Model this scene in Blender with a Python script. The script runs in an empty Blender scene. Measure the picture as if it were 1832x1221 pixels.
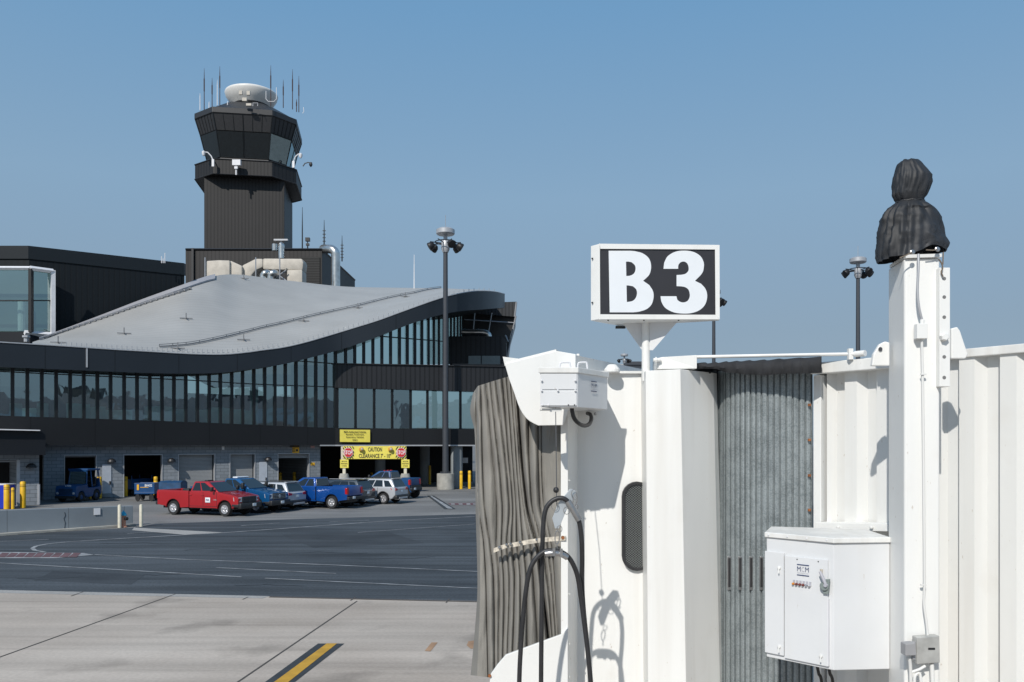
import bpy, bmesh, math, random
from mathutils import Vector, Matrix, noise
random.seed(7)
D = bpy.data
scene = bpy.context.scene
COL = scene.collection
PI = math.pi
EYE = 4.0; FPX = 1500.0; CX = 916.0; HZ = 797.0
# ---------------- camera ----------------
cam = D.cameras.new('camera'); camo = D.objects.new('camera', cam); COL.objects.link(camo)
camo.location = (0, 0, EYE); camo.rotation_euler = (PI/2, 0, 0)
cam.sensor_width = 36.0; cam.lens = 36.0*FPX/1832.0; cam.shift_y = (HZ-610.5)/1832.0
cam.clip_start = 0.1; cam.clip_end = 6000
scene.camera = camo
# ---------------- sky, sun, exposure ----------------
SUN_EL = math.radians(39.5); SUN_AZ = math.radians(23)       # azimuth: left of straight behind the camera
world = D.worlds.new('World'); scene.world = world; world.use_nodes = True
nt = world.node_tree; nt.nodes.clear()
sky = nt.nodes.new('ShaderNodeTexSky'); sky.sky_type = 'NISHITA'; sky.sun_disc = False
sky.sun_elevation = SUN_EL; sky.sun_rotation = PI + SUN_AZ
sky.air_density = 1.0; sky.dust_density = 1.5; sky.ozone_density = 3.0; sky.altitude = 0
# hazy summer air: most of the sky's colour comes from an even blue haze that pales towards the horizon
tint = nt.nodes.new('ShaderNodeMixRGB'); tint.blend_type = 'MIX'; tint.inputs[0].default_value = 0.85
wtc = nt.nodes.new('ShaderNodeTexCoord'); wsp = nt.nodes.new('ShaderNodeSeparateXYZ'); nt.links.new(wtc.outputs['Generated'], wsp.inputs[0])
wcr = nt.nodes.new('ShaderNodeValToRGB'); el = wcr.color_ramp.elements
el[0].position = 0.0; el[0].color = (0.265, 0.345, 0.44, 1); el[1].position = 1.0; el[1].color = (0.09, 0.21, 0.40, 1)
for p_, c_ in ((0.13, (0.252, 0.348, 0.450, 1)), (0.28, (0.252, 0.400, 0.555, 1)), (0.46, (0.168, 0.352, 0.575, 1))):
    e_ = el.new(p_); e_.color = c_
wml = nt.nodes.new('ShaderNodeVectorMath'); wml.operation = 'SCALE'; wml.inputs['Scale'].default_value = 10.2
nt.links.new(wsp.outputs[2], wcr.inputs[0]); nt.links.new(wcr.outputs[0], wml.inputs[0]); nt.links.new(wml.outputs[0], tint.inputs[2])
bg = nt.nodes.new('ShaderNodeBackground'); bg.inputs[1].default_value = 0.1
ow = nt.nodes.new('ShaderNodeOutputWorld')
nt.links.new(sky.outputs[0], tint.inputs[1]); nt.links.new(tint.outputs[0], bg.inputs[0]); nt.links.new(bg.outputs[0], ow.inputs[0])
sl = D.lights.new('sun', 'SUN'); sl.energy = 3.9; sl.angle = math.radians(0.6); sl.color = (1.0, 0.955, 0.885)
so = D.objects.new('sun', sl); COL.objects.link(so)
tosun = Vector((-math.sin(SUN_AZ)*math.cos(SUN_EL), -math.cos(SUN_AZ)*math.cos(SUN_EL), math.sin(SUN_EL)))
so.rotation_euler = tosun.to_track_quat('Z', 'Y').to_euler(); so.location = tosun*50
scene.view_settings.view_transform = 'Standard'; scene.view_settings.look = 'None'
scene.view_settings.exposure = 0.0; scene.view_settings.gamma = 1.0
scene.view_settings.use_curve_mapping = False

# ---------------- helpers ----------------
def W(px, py, Y): return Vector(((px-CX)/FPX*Y, Y, EYE-(py-HZ)/FPX*Y))
def G(px, py, z=0.0):
    Y = FPX*(EYE-z)/(py-HZ); return Vector(((px-CX)/FPX*Y, Y, z))
def lerp(a, b, t): return a+(b-a)*t
def interp(tab, x):
    if x <= tab[0][0]: 
        (x0, y0), (x1, y1) = tab[0], tab[1]
    elif x >= tab[-1][0]:
        (x0, y0), (x1, y1) = tab[-2], tab[-1]
    else:
        for i in range(len(tab)-1):
            if tab[i][0] <= x <= tab[i+1][0]:
                (x0, y0), (x1, y1) = tab[i], tab[i+1]; break
    return y0+(y1-y0)*(x-x0)/(x1-x0)
def sinterp(tab, x):      # smooth catmull interpolation of a table
    n = len(tab)
    if x <= tab[0][0] or x >= tab[-1][0]: return interp(tab, x)
    for i in range(n-1):
        if tab[i][0] <= x <= tab[i+1][0]: break
    x0, y0 = tab[i]; x1, y1 = tab[i+1]
    m0 = (y1-tab[i-1][1])/(x1-tab[i-1][0]) if i > 0 else (y1-y0)/(x1-x0)
    m1 = (tab[i+2][1]-y0)/(tab[i+2][0]-x0) if i+2 < n else (y1-y0)/(x1-x0)
    h = x1-x0; t = (x-x0)/h
    return (2*t**3-3*t**2+1)*y0+(t**3-2*t**2+t)*h*m0+(-2*t**3+3*t**2)*y1+(t**3-t**2)*h*m1
def catmull(pts, n=6, closed=False):
    P = [Vector(p) for p in pts]; out = []
    m = len(P)
    for i in range(m if closed else m-1):
        p1 = P[i]; p2 = P[(i+1) % m]
        p0 = P[(i-1) % m] if (closed or i > 0) else p1*2-p2
        p3 = P[(i+2) % m] if (closed or i+2 < m) else p2*2-p1
        for k in range(n):
            t = k/n
            out.append(0.5*((2*p1)+(p2-p0)*t+(2*p0-5*p1+4*p2-p3)*t*t+(3*p1-p0-3*p2+p3)*t**3))
    if not closed: out.append(P[-1])
    return out
OFF = {}
class MB:
    def __init__(s): s.v = []; s.f = []
    def poly(s, pts):
        i = len(s.v); s.v += [Vector(p) for p in pts]; s.f.append(list(range(i, i+len(pts)))); return s
    def hexa(s, b, t):      # bottom ring, top ring of equal length
        n = len(b); i = len(s.v); s.v += [Vector(p) for p in b]+[Vector(p) for p in t]
        s.f.append([i+k for k in range(n)][::-1]); s.f.append([i+n+k for k in range(n)])
        for k in range(n):
            k2 = (k+1) % n; s.f.append([i+k, i+k2, i+n+k2, i+n+k])
        return s
    def prism(s, pts, vec):
        vec = Vector(vec); return s.hexa(pts, [Vector(p)+vec for p in pts])
    def box(s, c, d, rz=0.0):
        c = Vector(c); x, y, z = d[0]/2, d[1]/2, d[2]/2; R = Matrix.Rotation(rz, 3, 'Z')
        b = [c+R @ Vector(q) for q in ((-x, -y, -z), (x, -y, -z), (x, y, -z), (-x, y, -z))]
        t = [c+R @ Vector(q) for q in ((-x, -y, z), (x, -y, z), (x, y, z), (-x, y, z))]
        return s.hexa(b, t)
    def tube(s, path, r, n=8, closed=False):
        P = [Vector(p) for p in path]; m = len(P); base = len(s.v)
        up = None
        for i, p in enumerate(P):
            a = P[i-1] if i > 0 or closed else p; b = P[(i+1) % m] if i < m-1 or closed else p
            t = (b-a); t = t.normalized() if t.length > 1e-9 else Vector((0, 0, 1))
            if up is None: up = Vector((0, 0, 1)) if abs(t.z) < 0.9 else Vector((1, 0, 0))
            x = up.cross(t)
            if x.length < 1e-4: x = Vector((0, 1, 0)).cross(t)
            x.normalize(); y = t.cross(x).normalized(); up = y
            rr = r[i] if isinstance(r, (list, tuple)) else r
            for k in range(n):
                an = 2*PI*k/n; s.v.append(p+x*math.cos(an)*rr+y*math.sin(an)*rr)
        for i in range(m if closed else m-1):
            j = (i+1) % m
            for k in range(n):
                k2 = (k+1) % n; s.f.append([base+i*n+k, base+i*n+k2, base+j*n+k2, base+j*n+k])
        if not closed:
            s.f.append([base+k for k in range(n)][::-1]); s.f.append([base+(m-1)*n+k for k in range(n)])
        return s
    def lathe(s, c, prof, n=24, axis=Vector((0, 0, 1))):
        c = Vector(c); axis = Vector(axis).normalized()
        x = axis.orthogonal().normalized(); y = axis.cross(x); base = len(s.v); m = len(prof)
        for (r, h) in prof:
            for k in range(n):
                an = 2*PI*k/n; s.v.append(c+axis*h+(x*math.cos(an)+y*math.sin(an))*max(r, 1e-4))
        for i in range(m-1):
            for k in range(n):
                k2 = (k+1) % n; s.f.append([base+i*n+k, base+i*n+k2, base+(i+1)*n+k2, base+(i+1)*n+k])
        s.f.append([base+k for k in range(n)][::-1]); s.f.append([base+(m-1)*n+k for k in range(n)])
        return s
    def grid(s, rows, closed=False):
        base = len(s.v); m = len(rows); n = len(rows[0])
        for r in rows: s.v += [Vector(p) for p in r]
        for i in range(m-1):
            for k in range(n if closed else n-1):
                k2 = (k+1) % n; s.f.append([base+i*n+k, base+i*n+k2, base+(i+1)*n+k2, base+(i+1)*n+k])
        return s
    def build(s, name, mat, parent=None, smooth=None, bevel=0, seg=2, recalc=True, world=True):
        off = OFF.get(parent.name, Vector((0, 0, 0))) if (parent and world) else Vector((0, 0, 0))
        me = D.meshes.new(name); me.from_pydata([v-off for v in s.v], [], s.f)
        bm = bmesh.new(); bm.from_mesh(me)
        bmesh.ops.remove_doubles(bm, verts=bm.verts, dist=1e-5)
        if recalc: bmesh.ops.recalc_face_normals(bm, faces=bm.faces)
        if bevel:
            ed = [e for e in bm.edges if len(e.link_faces) == 2 and e.calc_face_angle(0) > 0.5]
            bmesh.ops.bevel(bm, geom=ed, offset=bevel, segments=seg, profile=0.5, affect='EDGES', clamp_overlap=True)
        bm.to_mesh(me); bm.free()
        if smooth is not None:
            for p in me.polygons: p.use_smooth = True
            me.set_sharp_from_angle(angle=math.radians(smooth))
        me.materials.append(mat)
        o = D.objects.new(name, me); COL.objects.link(o)
        if parent:
            o.parent = parent
            OFF[o.name] = off
        return o
def thing(name, loc, label, cat, group=None, rz=0.0, local=False):
    o = D.objects.new(name, None); COL.objects.link(o); o.empty_display_size = 0.3
    o.location = loc; o.rotation_euler = (0, 0, rz); o['label'] = label; o['category'] = cat
    if group: o['group'] = group
    OFF[o.name] = Vector((0, 0, 0)) if local else Vector(loc)
    return o
def tag(o, label, cat, group=None):
    o['label'] = label; o['category'] = cat
    if group: o['group'] = group
    return o
def kind(o, k): o['kind'] = k; return o
def dup(root, loc=None, rz=None, label=None):
    def cp(o, par):
        c = o.copy(); COL.objects.link(c)
        if par: c.parent = par
        for ch in list(o.children): cp(ch, c)
        return c
    r = cp(root, None)
    if loc is not None: r.location = loc
    if rz is not None: r.rotation_euler = (0, 0, rz)
    if label: r['label'] = label
    return r
def text(name, body, O, R, U, width, mat, parent=None, height=None, extrude=0.004, bold=0.0, align='CENTER', world=True):
    R = Vector(R).normalized(); U = Vector(U).normalized(); N = R.cross(U)
    cu = D.curves.new('txt', 'FONT'); cu.body = body; cu.size = 1.0; cu.offset = bold; cu.extrude = 0.0; cu.align_x = 'CENTER'; cu.align_y = 'CENTER'
    cu.resolution_u = 3
    t = D.objects.new('txt', cu); COL.objects.link(t); bpy.context.view_layer.update()
    dg = bpy.context.evaluated_depsgraph_get(); me = D.meshes.new_from_object(t.evaluated_get(dg))
    xs = [v.co.x for v in me.vertices]; ys = [v.co.y for v in me.vertices]
    w = max(xs)-min(xs); h = max(ys)-min(ys); mx = (max(xs)+min(xs))/2; my = (max(ys)+min(ys))/2
    sx = width/w; sy = (height/h) if height else sx
    off = OFF.get(parent.name, Vector((0, 0, 0))) if (parent and world) else Vector((0, 0, 0))
    for v in me.vertices:
        v.co = Vector(O)+R*((v.co.x-mx)*sx)+U*((v.co.y-my)*sy)+N*extrude-off
    D.objects.remove(t); D.curves.remove(cu)
    me.name = name; me.materials.clear(); me.materials.append(mat)
    o = D.objects.new(name, me); COL.objects.link(o)
    if parent: o.parent = parent; OFF[o.name] = off
    return o

# ---------------- materials ----------------
def newmat(name):
    m = D.materials.new(name); m.use_nodes = True; t = m.node_tree
    b = t.nodes['Principled BSDF']; return m, t, b
def mat(name, col, rough=0.5, metal=0.0, var=0.06, scale=3.0, bump=0.0, bscale=40.0, spec=0.5, stretch=(1, 1, 1), coat=0.0):
    m, t, b = newmat(name); N = t.nodes; L = t.links
    b.inputs['Roughness'].default_value = rough; b.inputs['Metallic'].default_value = metal
    b.inputs['Specular IOR Level'].default_value = spec
    if coat: b.inputs['Coat Weight'].default_value = coat; b.inputs['Coat Roughness'].default_value = 0.05
    geo = N.new('ShaderNodeNewGeometry'); mp = N.new('ShaderNodeMapping'); mp.inputs['Scale'].default_value = stretch
    tc = N.new('ShaderNodeTexCoord')
    L.new(tc.outputs['Object'], mp.inputs[0])
    n = N.new('ShaderNodeTexNoise'); n.inputs['Scale'].default_value = scale; n.inputs['Detail'].default_value = 6
    L.new(mp.outputs[0], n.inputs['Vector'])
    mr = N.new('ShaderNodeMapRange'); mr.inputs[1].default_value = 0.3; mr.inputs[2].default_value = 0.7
    mr.inputs[3].default_value = 1-var; mr.inputs[4].default_value = 1+var
    L.new(n.outputs[0], mr.inputs[0])
    mx = N.new('ShaderNodeMixRGB'); mx.blend_type = 'MULTIPLY'; mx.inputs[0].default_value = 1
    mx.inputs[1].default_value = (*col, 1); L.new(mr.outputs[0], mx.inputs[2]); L.new(mx.outputs[0], b.inputs['Base Color'])
    if bump:
        n2 = N.new('ShaderNodeTexNoise'); n2.inputs['Scale'].default_value = bscale; n2.inputs['Detail'].default_value = 4
        L.new(mp.outputs[0], n2.inputs['Vector'])
        bp = N.new('ShaderNodeBump'); bp.inputs['Strength'].default_value = bump; bp.inputs['Distance'].default_value = 0.02
        L.new(n2.outputs[0], bp.inputs['Height']); L.new(bp.outputs[0], b.inputs['Normal'])
    return m
def grime(m, amt=0.10, sc=5.0):
    # faint vertical dirt runs and a few scuffs, in object space
    t = m.node_tree; N = t.nodes; L = t.links; b = N['Principled BSDF']; src = b.inputs['Base Color'].links[0].from_socket
    tc = N.new('ShaderNodeTexCoord')
    for (s_, st, a, lo, hi, tone) in ((sc, (1, 1, 0.05), amt, 0.52, 0.72, (0.60, 0.58, 0.54, 1)), (2.2, (1, 1, 1), amt*0.8, 0.60, 0.75, (0.62, 0.60, 0.56, 1)), (26, (1, 1, 0.5), amt*2.2, 0.70, 0.78, (0.40, 0.33, 0.26, 1))):
        mp = N.new('ShaderNodeMapping'); mp.inputs['Scale'].default_value = st; L.new(tc.outputs['Object'], mp.inputs[0])
        n = N.new('ShaderNodeTexNoise'); n.inputs['Scale'].default_value = s_; n.inputs['Detail'].default_value = 5; L.new(mp.outputs[0], n.inputs['Vector'])
        mr = N.new('ShaderNodeMapRange'); mr.inputs[1].default_value = lo; mr.inputs[2].default_value = hi; mr.inputs[3].default_value = 0; mr.inputs[4].default_value = min(1, a*3.5)
        L.new(n.outputs[0], mr.inputs[0]); mx = N.new('ShaderNodeMixRGB'); mx.inputs[2].default_value = tone
        L.new(mr.outputs[0], mx.inputs[0]); L.new(src, mx.inputs[1]); src = mx.outputs[0]
    L.new(src, b.inputs['Base Color']); return m
def ribbed(name, col, dirv, period, duty=0.25, dark=0.5, rough=0.5, metal=0.0, bump=0.6, spec=0.4, var=0.1, alt=None):
    m = mat(name, col, rough, metal, var, 0.25, spec=spec); t = m.node_tree; N = t.nodes; L = t.links; b = N['Principled BSDF']
    geo = N.new('ShaderNodeNewGeometry')
    dp = N.new('ShaderNodeVectorMath'); dp.operation = 'DOT_PRODUCT'; dp.inputs[1].default_value = (dirv[0]/period, dirv[1]/period, dirv[2]/period)
    L.new(geo.outputs['Position'], dp.inputs[0])
    fr = N.new('ShaderNodeMath'); fr.operation = 'FRACT'; L.new(dp.outputs['Value'], fr.inputs[0])
    lt = N.new('ShaderNodeMath'); lt.operation = 'LESS_THAN'; lt.inputs[1].default_value = duty; L.new(fr.outputs[0], lt.inputs[0])
    src = b.inputs['Base Color'].links[0].from_socket
    mx = N.new('ShaderNodeMixRGB'); mx.blend_type = 'MULTIPLY'; mx.inputs[2].default_value = (dark, dark, dark, 1)
    L.new(lt.outputs[0], mx.inputs[0]); L.new(src, mx.inputs[1]); L.new(mx.outputs[0], b.inputs['Base Color'])
    if bump:
        bp = N.new('ShaderNodeBump'); bp.inputs['Strength'].default_value = bump; bp.inputs['Distance'].default_value = 0.03; bp.invert = True
        L.new(lt.outputs[0], bp.inputs['Height']); L.new(bp.outputs[0], b.inputs['Normal'])
    return m
FD = Vector((0.8, 0.6, 0)); FN = Vector((0.6, -0.8, 0))       # facade direction, facade normal
M = {}
M['white'] = mat('white_paint', (0.76, 0.76, 0.74), 0.42, var=0.035, scale=1.6, stretch=(1, 1, 0.25), bump=0.04, bscale=12)
M['tunnelwhite'] = mat('tunnel_white_paint', (0.69, 0.69, 0.67), 0.45, var=0.05, scale=1.6, stretch=(1, 1, 0.2), bump=0.05, bscale=9)
M['white2'] = mat('white_paint_weathered', (0.70, 0.70, 0.68), 0.5, var=0.10, scale=4, stretch=(1, 1, 0.12), bump=0.05)
M['cabgrey'] = mat('white_cabinet', (0.66, 0.67, 0.68), 0.4, var=0.03, scale=2)
grime(M['white'], 0.09); grime(M['tunnelwhite'], 0.10); grime(M['white2'], 0.14, 9); grime(M['cabgrey'], 0.05)
M['rubber'] = mat('black_rubber', (0.022, 0.022, 0.024), 0.5, var=0.25, scale=6, bump=0.1, bscale=60)
M['blackfab'] = mat('black_fabric', (0.018, 0.020, 0.024), 0.62, var=0.45, scale=4, stretch=(1, 1, 0.35), bump=0.12, bscale=30)
M['fabric'] = mat('grey_canvas', (0.225, 0.215, 0.195), 0.85, var=0.10, scale=2.5, bump=0.15, bscale=60)
M['steel'] = mat('bare_steel', (0.42, 0.42, 0.42), 0.35, 0.9, var=0.2, scale=8)
M['duct'] = mat('shiny_duct', (0.62, 0.62, 0.60), 0.28, 0.9, var=0.2, scale=1.5)
M['rust'] = mat('rusty_steel', (0.25, 0.09, 0.03), 0.8, var=0.5, scale=30)
M['rustpaint'] = mat('chipped_cream_paint', (0.55, 0.50, 0.42), 0.6, var=0.35, scale=25)
M['dark'] = mat('dark_panel', (0.008, 0.010, 0.014), 0.55, var=0.15, scale=0.3, spec=.3)
M['darkseam'] = ribbed('dark_panel_seams', (0.011, 0.012, 0.014), FD, 4.2, 0.012, 0.25, 0.5, bump=0.0, spec=.3)
M['fascia'] = ribbed('fascia_panels', (0.015, 0.020, 0.027), FD, 4.6, 0.012, 0.25, 0.42, bump=0.0, var=0.12)
M['ribdark'] = ribbed('ribbed_dark_cladding', (0.018, 0.019, 0.022), FD, 0.42, 0.3, 0.45, 0.5)
M['ribblock'] = ribbed('ribbed_block_cladding', (0.004, 0.007, 0.010), FD, 0.45, 0.3, 0.7, 0.55, bump=.3, spec=.25)
TD = Vector((math.cos(math.radians(8.8)), math.sin(math.radians(8.8)), 0))
M['ribtower'] = ribbed('ribbed_tower_cladding', (0.018, 0.0165, 0.0165), TD, 0.52, 0.3, 0.45, 0.55)
M['ribtower2'] = ribbed('ribbed_tower_side_cladding', (0.024, 0.022, 0.022), Vector((-TD.y, TD.x, 0)), 0.52, 0.3, 0.5, 0.55)
M['towermetal'] = mat('tower_dark_metal', (0.027, 0.027, 0.029), 0.45, var=0.15)
M['mullion'] = mat('black_mullion', (0.008, 0.009, 0.010), 0.45)
M['louver'] = ribbed('louver_slats', (0.02, 0.02, 0.02), Vector((0, 0, 1)), 0.35, 0.45, 0.2, 0.6)
M['trim'] = mat('light_metal_trim', (0.42, 0.43, 0.45), 0.45, 0.3)
M['whitetrim'] = mat('white_metal_trim', (0.7, 0.7, 0.72), 0.4)
M['ductwrap'] = mat('insulated_duct_wrap', (0.52, 0.48, 0.42), 0.8, var=0.12, scale=1.2, bump=0.5, bscale=3)
M['radome'] = mat('radome_white', (0.72, 0.71, 0.68), 0.4, var=0.04)
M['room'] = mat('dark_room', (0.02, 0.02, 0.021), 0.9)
M['roomlit'] = mat('interior_wall', (0.08, 0.11, 0.105), 0.8, var=0.4, scale=0.15)
M['conc'] = mat('cast_concrete', (0.22, 0.24, 0.25), 0.85, var=0.2, scale=1.2, stretch=(1, 1, 0.3), bump=0.1)
M['conclight'] = mat('pale_concrete', (0.34, 0.33, 0.30), 0.85, var=0.22, scale=2, bump=0.2)
M['yellow'] = mat('safety_yellow', (0.72, 0.42, 0.01), 0.5, var=0.12, scale=3)
M['signyel'] = mat('sign_yellow', (0.72, 0.62, 0.10), 0.5)
M['signamber'] = mat('sign_amber', (0.78, 0.42, 0.02), 0.5)
M['black'] = mat('black_print', (0.012, 0.012, 0.014), 0.5)
M['signblack'] = mat('sign_face_black', (0.030, 0.029, 0.033), 0.38, var=0.06)
M['red'] = mat('sign_red', (0.50, 0.015, 0.02), 0.45)
M['offwhite'] = mat('cream_white_paint', (0.62, 0.58, 0.47), 0.6, var=0.1, scale=6)
M['doorgrey'] = mat('pale_door', (0.42, 0.46, 0.52), 0.5)
M['shutter'] = ribbed('roller_shutter_slats', (0.26, 0.27, 0.28), Vector((0, 0, 1)), 0.11, 0.22, 0.6, 0.5)
M['mastgrey'] = mat('mast_dark_grey', (0.045, 0.05, 0.06), 0.5)
M['navy'] = mat('logo_navy', (0.03, 0.05, 0.13), 0.5)
M['logogrey'] = mat('logo_grey', (0.42, 0.42, 0.46), 0.5)
M['lampwhite'] = mat('letter_white', (0.74, 0.77, 0.80), 0.4, var=0.02)
M['cyanpaint'] = mat('cyan_paint', (0.02, 0.33, 0.52), 0.5)
M['salmon'] = mat('salmon_paint', (0.55, 0.26, 0.17), 0.6, var=0.15, scale=8)
M['bluetarp'] = mat('blue_tarp', (0.015, 0.06, 0.14), 0.55, var=0.3, scale=2, bump=0.4, bscale=5)
M['bluebin'] = mat('blue_plastic', (0.01, 0.03, 0.42), 0.4)
# galvanised steel with spangle
def galv():
    m, t, b = newmat('galvanised_steel'); N = t.nodes; L = t.links
    tc = N.new('ShaderNodeTexCoord'); vo = N.new('ShaderNodeTexVoronoi'); vo.inputs['Scale'].default_value = 75
    ns = N.new('ShaderNodeTexNoise'); ns.inputs['Scale'].default_value = 5; ns.inputs['Detail'].default_value = 8
    L.new(tc.outputs['Object'], vo.inputs['Vector']); L.new(tc.outputs['Object'], ns.inputs['Vector'])
    sp = N.new('ShaderNodeSeparateColor'); L.new(vo.outputs['Color'], sp.inputs[0])
    ad = N.new('ShaderNodeMath'); ad.operation = 'MULTIPLY_ADD'; ad.inputs[1].default_value = 0.5
    L.new(sp.outputs[0], ad.inputs[0]); L.new(ns.outputs[0], ad.inputs[2])
    cr = N.new('ShaderNodeValToRGB'); cr.color_ramp.elements[0].position = 0.35; cr.color_ramp.elements[0].color = (0.155, 0.178, 0.185, 1)
    cr.color_ramp.elements[1].position = 1.0; cr.color_ramp.elements[1].color = (0.30, 0.335, 0.345, 1)
    L.new(ad.outputs[0], cr.inputs[0]); L.new(cr.outputs[0], b.inputs['Base Color'])
    b.inputs['Metallic'].default_value = 0.35; b.inputs['Roughness'].default_value = 0.5
    return m
M['galv'] = galv()
def glassmat(name, tintc, refl, rcol=(0.55, 0.68, 0.70), rough=0.02, bump=0.15):
    m = D.materials.new(name); m.use_nodes = True; t = m.node_tree; N = t.nodes; L = t.links; N.clear()
    o = N.new('ShaderNodeOutputMaterial'); mx = N.new('ShaderNodeMixShader'); mx.inputs[0].default_value = refl
    tr = N.new('ShaderNodeBsdfTransparent'); tr.inputs[0].default_value = (*tintc, 1)
    gl = N.new('ShaderNodeBsdfGlossy'); gl.inputs[0].default_value = (*rcol, 1); gl.inputs['Roughness'].default_value = rough
    if bump:
        tc = N.new('ShaderNodeTexCoord'); n = N.new('ShaderNodeTexNoise'); n.inputs['Scale'].default_value = 0.5
        L.new(tc.outputs['Object'], n.inputs['Vector'])
        bp = N.new('ShaderNodeBump'); bp.inputs['Strength'].default_value = bump; bp.inputs['Distance'].default_value = 0.05
        L.new(n.outputs[0], bp.inputs['Height']); L.new(bp.outputs[0], gl.inputs['Normal'])
    L.new(tr.outputs[0], mx.inputs[1]); L.new(gl.outputs[0], mx.inputs[2]); L.new(mx.outputs[0], o.inputs[0])
    return m
M['glass'] = glassmat('facade_glass', (0.62, 0.80, 0.75), 0.48, bump=0.25)
M['towerglass'] = mat('tower_glass', (0.006, 0.009, 0.011), 0.04, spec=0.6, var=0.3)
M['towerglasslit'] = glassmat('tower_glass_lit', (0.25, 0.3, 0.3), 0.6, bump=0)  # lit copy of the tower glass; brighter sky reflection put into the material
M['carglass'] = mat('vehicle_glass', (0.010, 0.013, 0.015), 0.04, spec=0.9)
def blockmat():
    m, t, b = newmat('concrete_block_wall'); N = t.nodes; L = t.links
    g = N.new('ShaderNodeNewGeometry'); dp = N.new('ShaderNodeVectorMath'); dp.operation = 'DOT_PRODUCT'; dp.inputs[1].default_value = FD
    L.new(g.outputs['Position'], dp.inputs[0]); sx = N.new('ShaderNodeSeparateXYZ'); L.new(g.outputs['Position'], sx.inputs[0])
    cb = N.new('ShaderNodeCombineXYZ'); L.new(dp.outputs['Value'], cb.inputs[0]); L.new(sx.outputs[2], cb.inputs[1])
    br = N.new('ShaderNodeTexBrick'); br.inputs['Scale'].default_value = 1.0; br.inputs['Brick Width'].default_value = 0.6; br.inputs['Row Height'].default_value = 0.26
    br.inputs['Mortar Size'].default_value = 0.018; br.inputs['Color1'].default_value = (0.20, 0.225, 0.25, 1); br.inputs['Color2'].default_value = (0.25, 0.275, 0.305, 1)
    br.inputs['Mortar'].default_value = (0.13, 0.145, 0.16, 1); br.inputs['Bias'].default_value = 0.0
    L.new(cb.outputs[0], br.inputs['Vector'])
    ns = N.new('ShaderNodeTexNoise'); ns.inputs['Scale'].default_value = 0.4; L.new(g.outputs['Position'], ns.inputs['Vector'])
    mr = N.new('ShaderNodeMapRange'); mr.inputs[3].default_value = 0.75; mr.inputs[4].default_value = 1.25; L.new(ns.outputs[0], mr.inputs[0])
    mx = N.new('ShaderNodeMixRGB'); mx.blend_type = 'MULTIPLY'; mx.inputs[0].default_value = 1; L.new(br.outputs[0], mx.inputs[1]); L.new(mr.outputs[0], mx.inputs[2])
    L.new(mx.outputs[0], b.inputs['Base Color']); b.inputs['Roughness'].default_value = 0.85
    return m
M['block'] = blockmat()
def groundmat(name, c1, c2, scale=0.3, streak=None, fine=0.12, rough=0.85, stain=None):
    m, t, b = newmat(name); N = t.nodes; L = t.links
    g = N.new('ShaderNodeNewGeometry')
    def nz(sc, det, mapscale=(1, 1, 1), rot=0.0):
        mp = N.new('ShaderNodeMapping'); mp.inputs['Scale'].default_value = mapscale; mp.inputs['Rotation'].default_value = (0, 0, rot)
        L.new(g.outputs['Position'], mp.inputs[0]); n = N.new('ShaderNodeTexNoise'); n.inputs['Scale'].default_value = sc; n.inputs['Detail'].default_value = det
        L.new(mp.outputs[0], n.inputs['Vector']); return n.outputs[0]
    cr = N.new('ShaderNodeValToRGB'); cr.color_ramp.elements[0].position = 0.32; cr.color_ramp.elements[1].position = 0.68
    cr.color_ramp.elements[0].color = (*c1, 1); cr.color_ramp.elements[1].color = (*c2, 1)
    L.new(nz(scale, 8), cr.inputs[0]); cur = cr.outputs[0]
    def mul(cur, val, lo, hi, a=0.35, bb=0.65):
        mr = N.new('ShaderNodeMapRange'); mr.inputs[1].default_value = a; mr.inputs[2].default_value = bb; mr.inputs[3].default_value = lo; mr.inputs[4].default_value = hi
        L.new(val, mr.inputs[0]); mx = N.new('ShaderNodeMixRGB'); mx.blend_type = 'MULTIPLY'; mx.inputs[0].default_value = 1
        L.new(cur, mx.inputs[1]); L.new(mr.outputs[0], mx.inputs[2]); return mx.outputs[0]
    cur = mul(cur, nz(14, 6), 1-fine, 1+fine)
    if streak: cur = mul(cur, nz(streak[0], 5, (0.12, 1.4, 1), streak[1]), 1-streak[2], 1+streak[2]*0.6)
    if streak: cur = mul(cur, nz(streak[0]*3, 6, (0.05, 1.6, 1), streak[1]+0.12), 1-streak[2], 1.0, 0.30, 0.48)
    if stain: cur = mul(cur, nz(stain, 4), 0.72, 1.0, 0.30, 0.42)
    L.new(cur, b.inputs['Base Color']); b.inputs['Roughness'].default_value = rough; b.inputs['Specular IOR Level'].default_value = 0.25
    return m
M['apron'] = groundmat('apron_concrete', (0.39, 0.335, 0.285), (0.485, 0.43, 0.375), 0.22, (0.6, 0.05, 0.15), stain=0.5, fine=0.06)
M['strip'] = groundmat('apron_strip_concrete', (0.31, 0.30, 0.285), (0.37, 0.36, 0.345), 0.5)
M['asphalt'] = groundmat('dark_asphalt', (0.052, 0.061, 0.071), (0.078, 0.089, 0.100), 0.12, (0.9, 0.03, 0.30), fine=0.18, stain=0.15)
M['lot'] = groundmat('grey_lot_concrete', (0.165, 0.165, 0.163), (0.225, 0.222, 0.218), 0.15, (0.2, 0.1, 0.15), stain=0.25)
M['joint'] = mat('joint_sealant', (0.085, 0.075, 0.068), 0.9)
M['linewhite'] = mat('worn_white_line', (0.27, 0.28, 0.29), 0.8, var=0.45, scale=1.5)
M['lineyellow'] = mat('worn_yellow_line', (0.50, 0.28, 0.03), 0.75, var=0.22, scale=2.5)
M['lineblack'] = mat('black_line_border', (0.035, 0.04, 0.045), 0.8, var=0.2)
M['linered'] = mat('worn_red_marking', (0.13, 0.07, 0.075), 0.8, var=0.3, scale=2)
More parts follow.
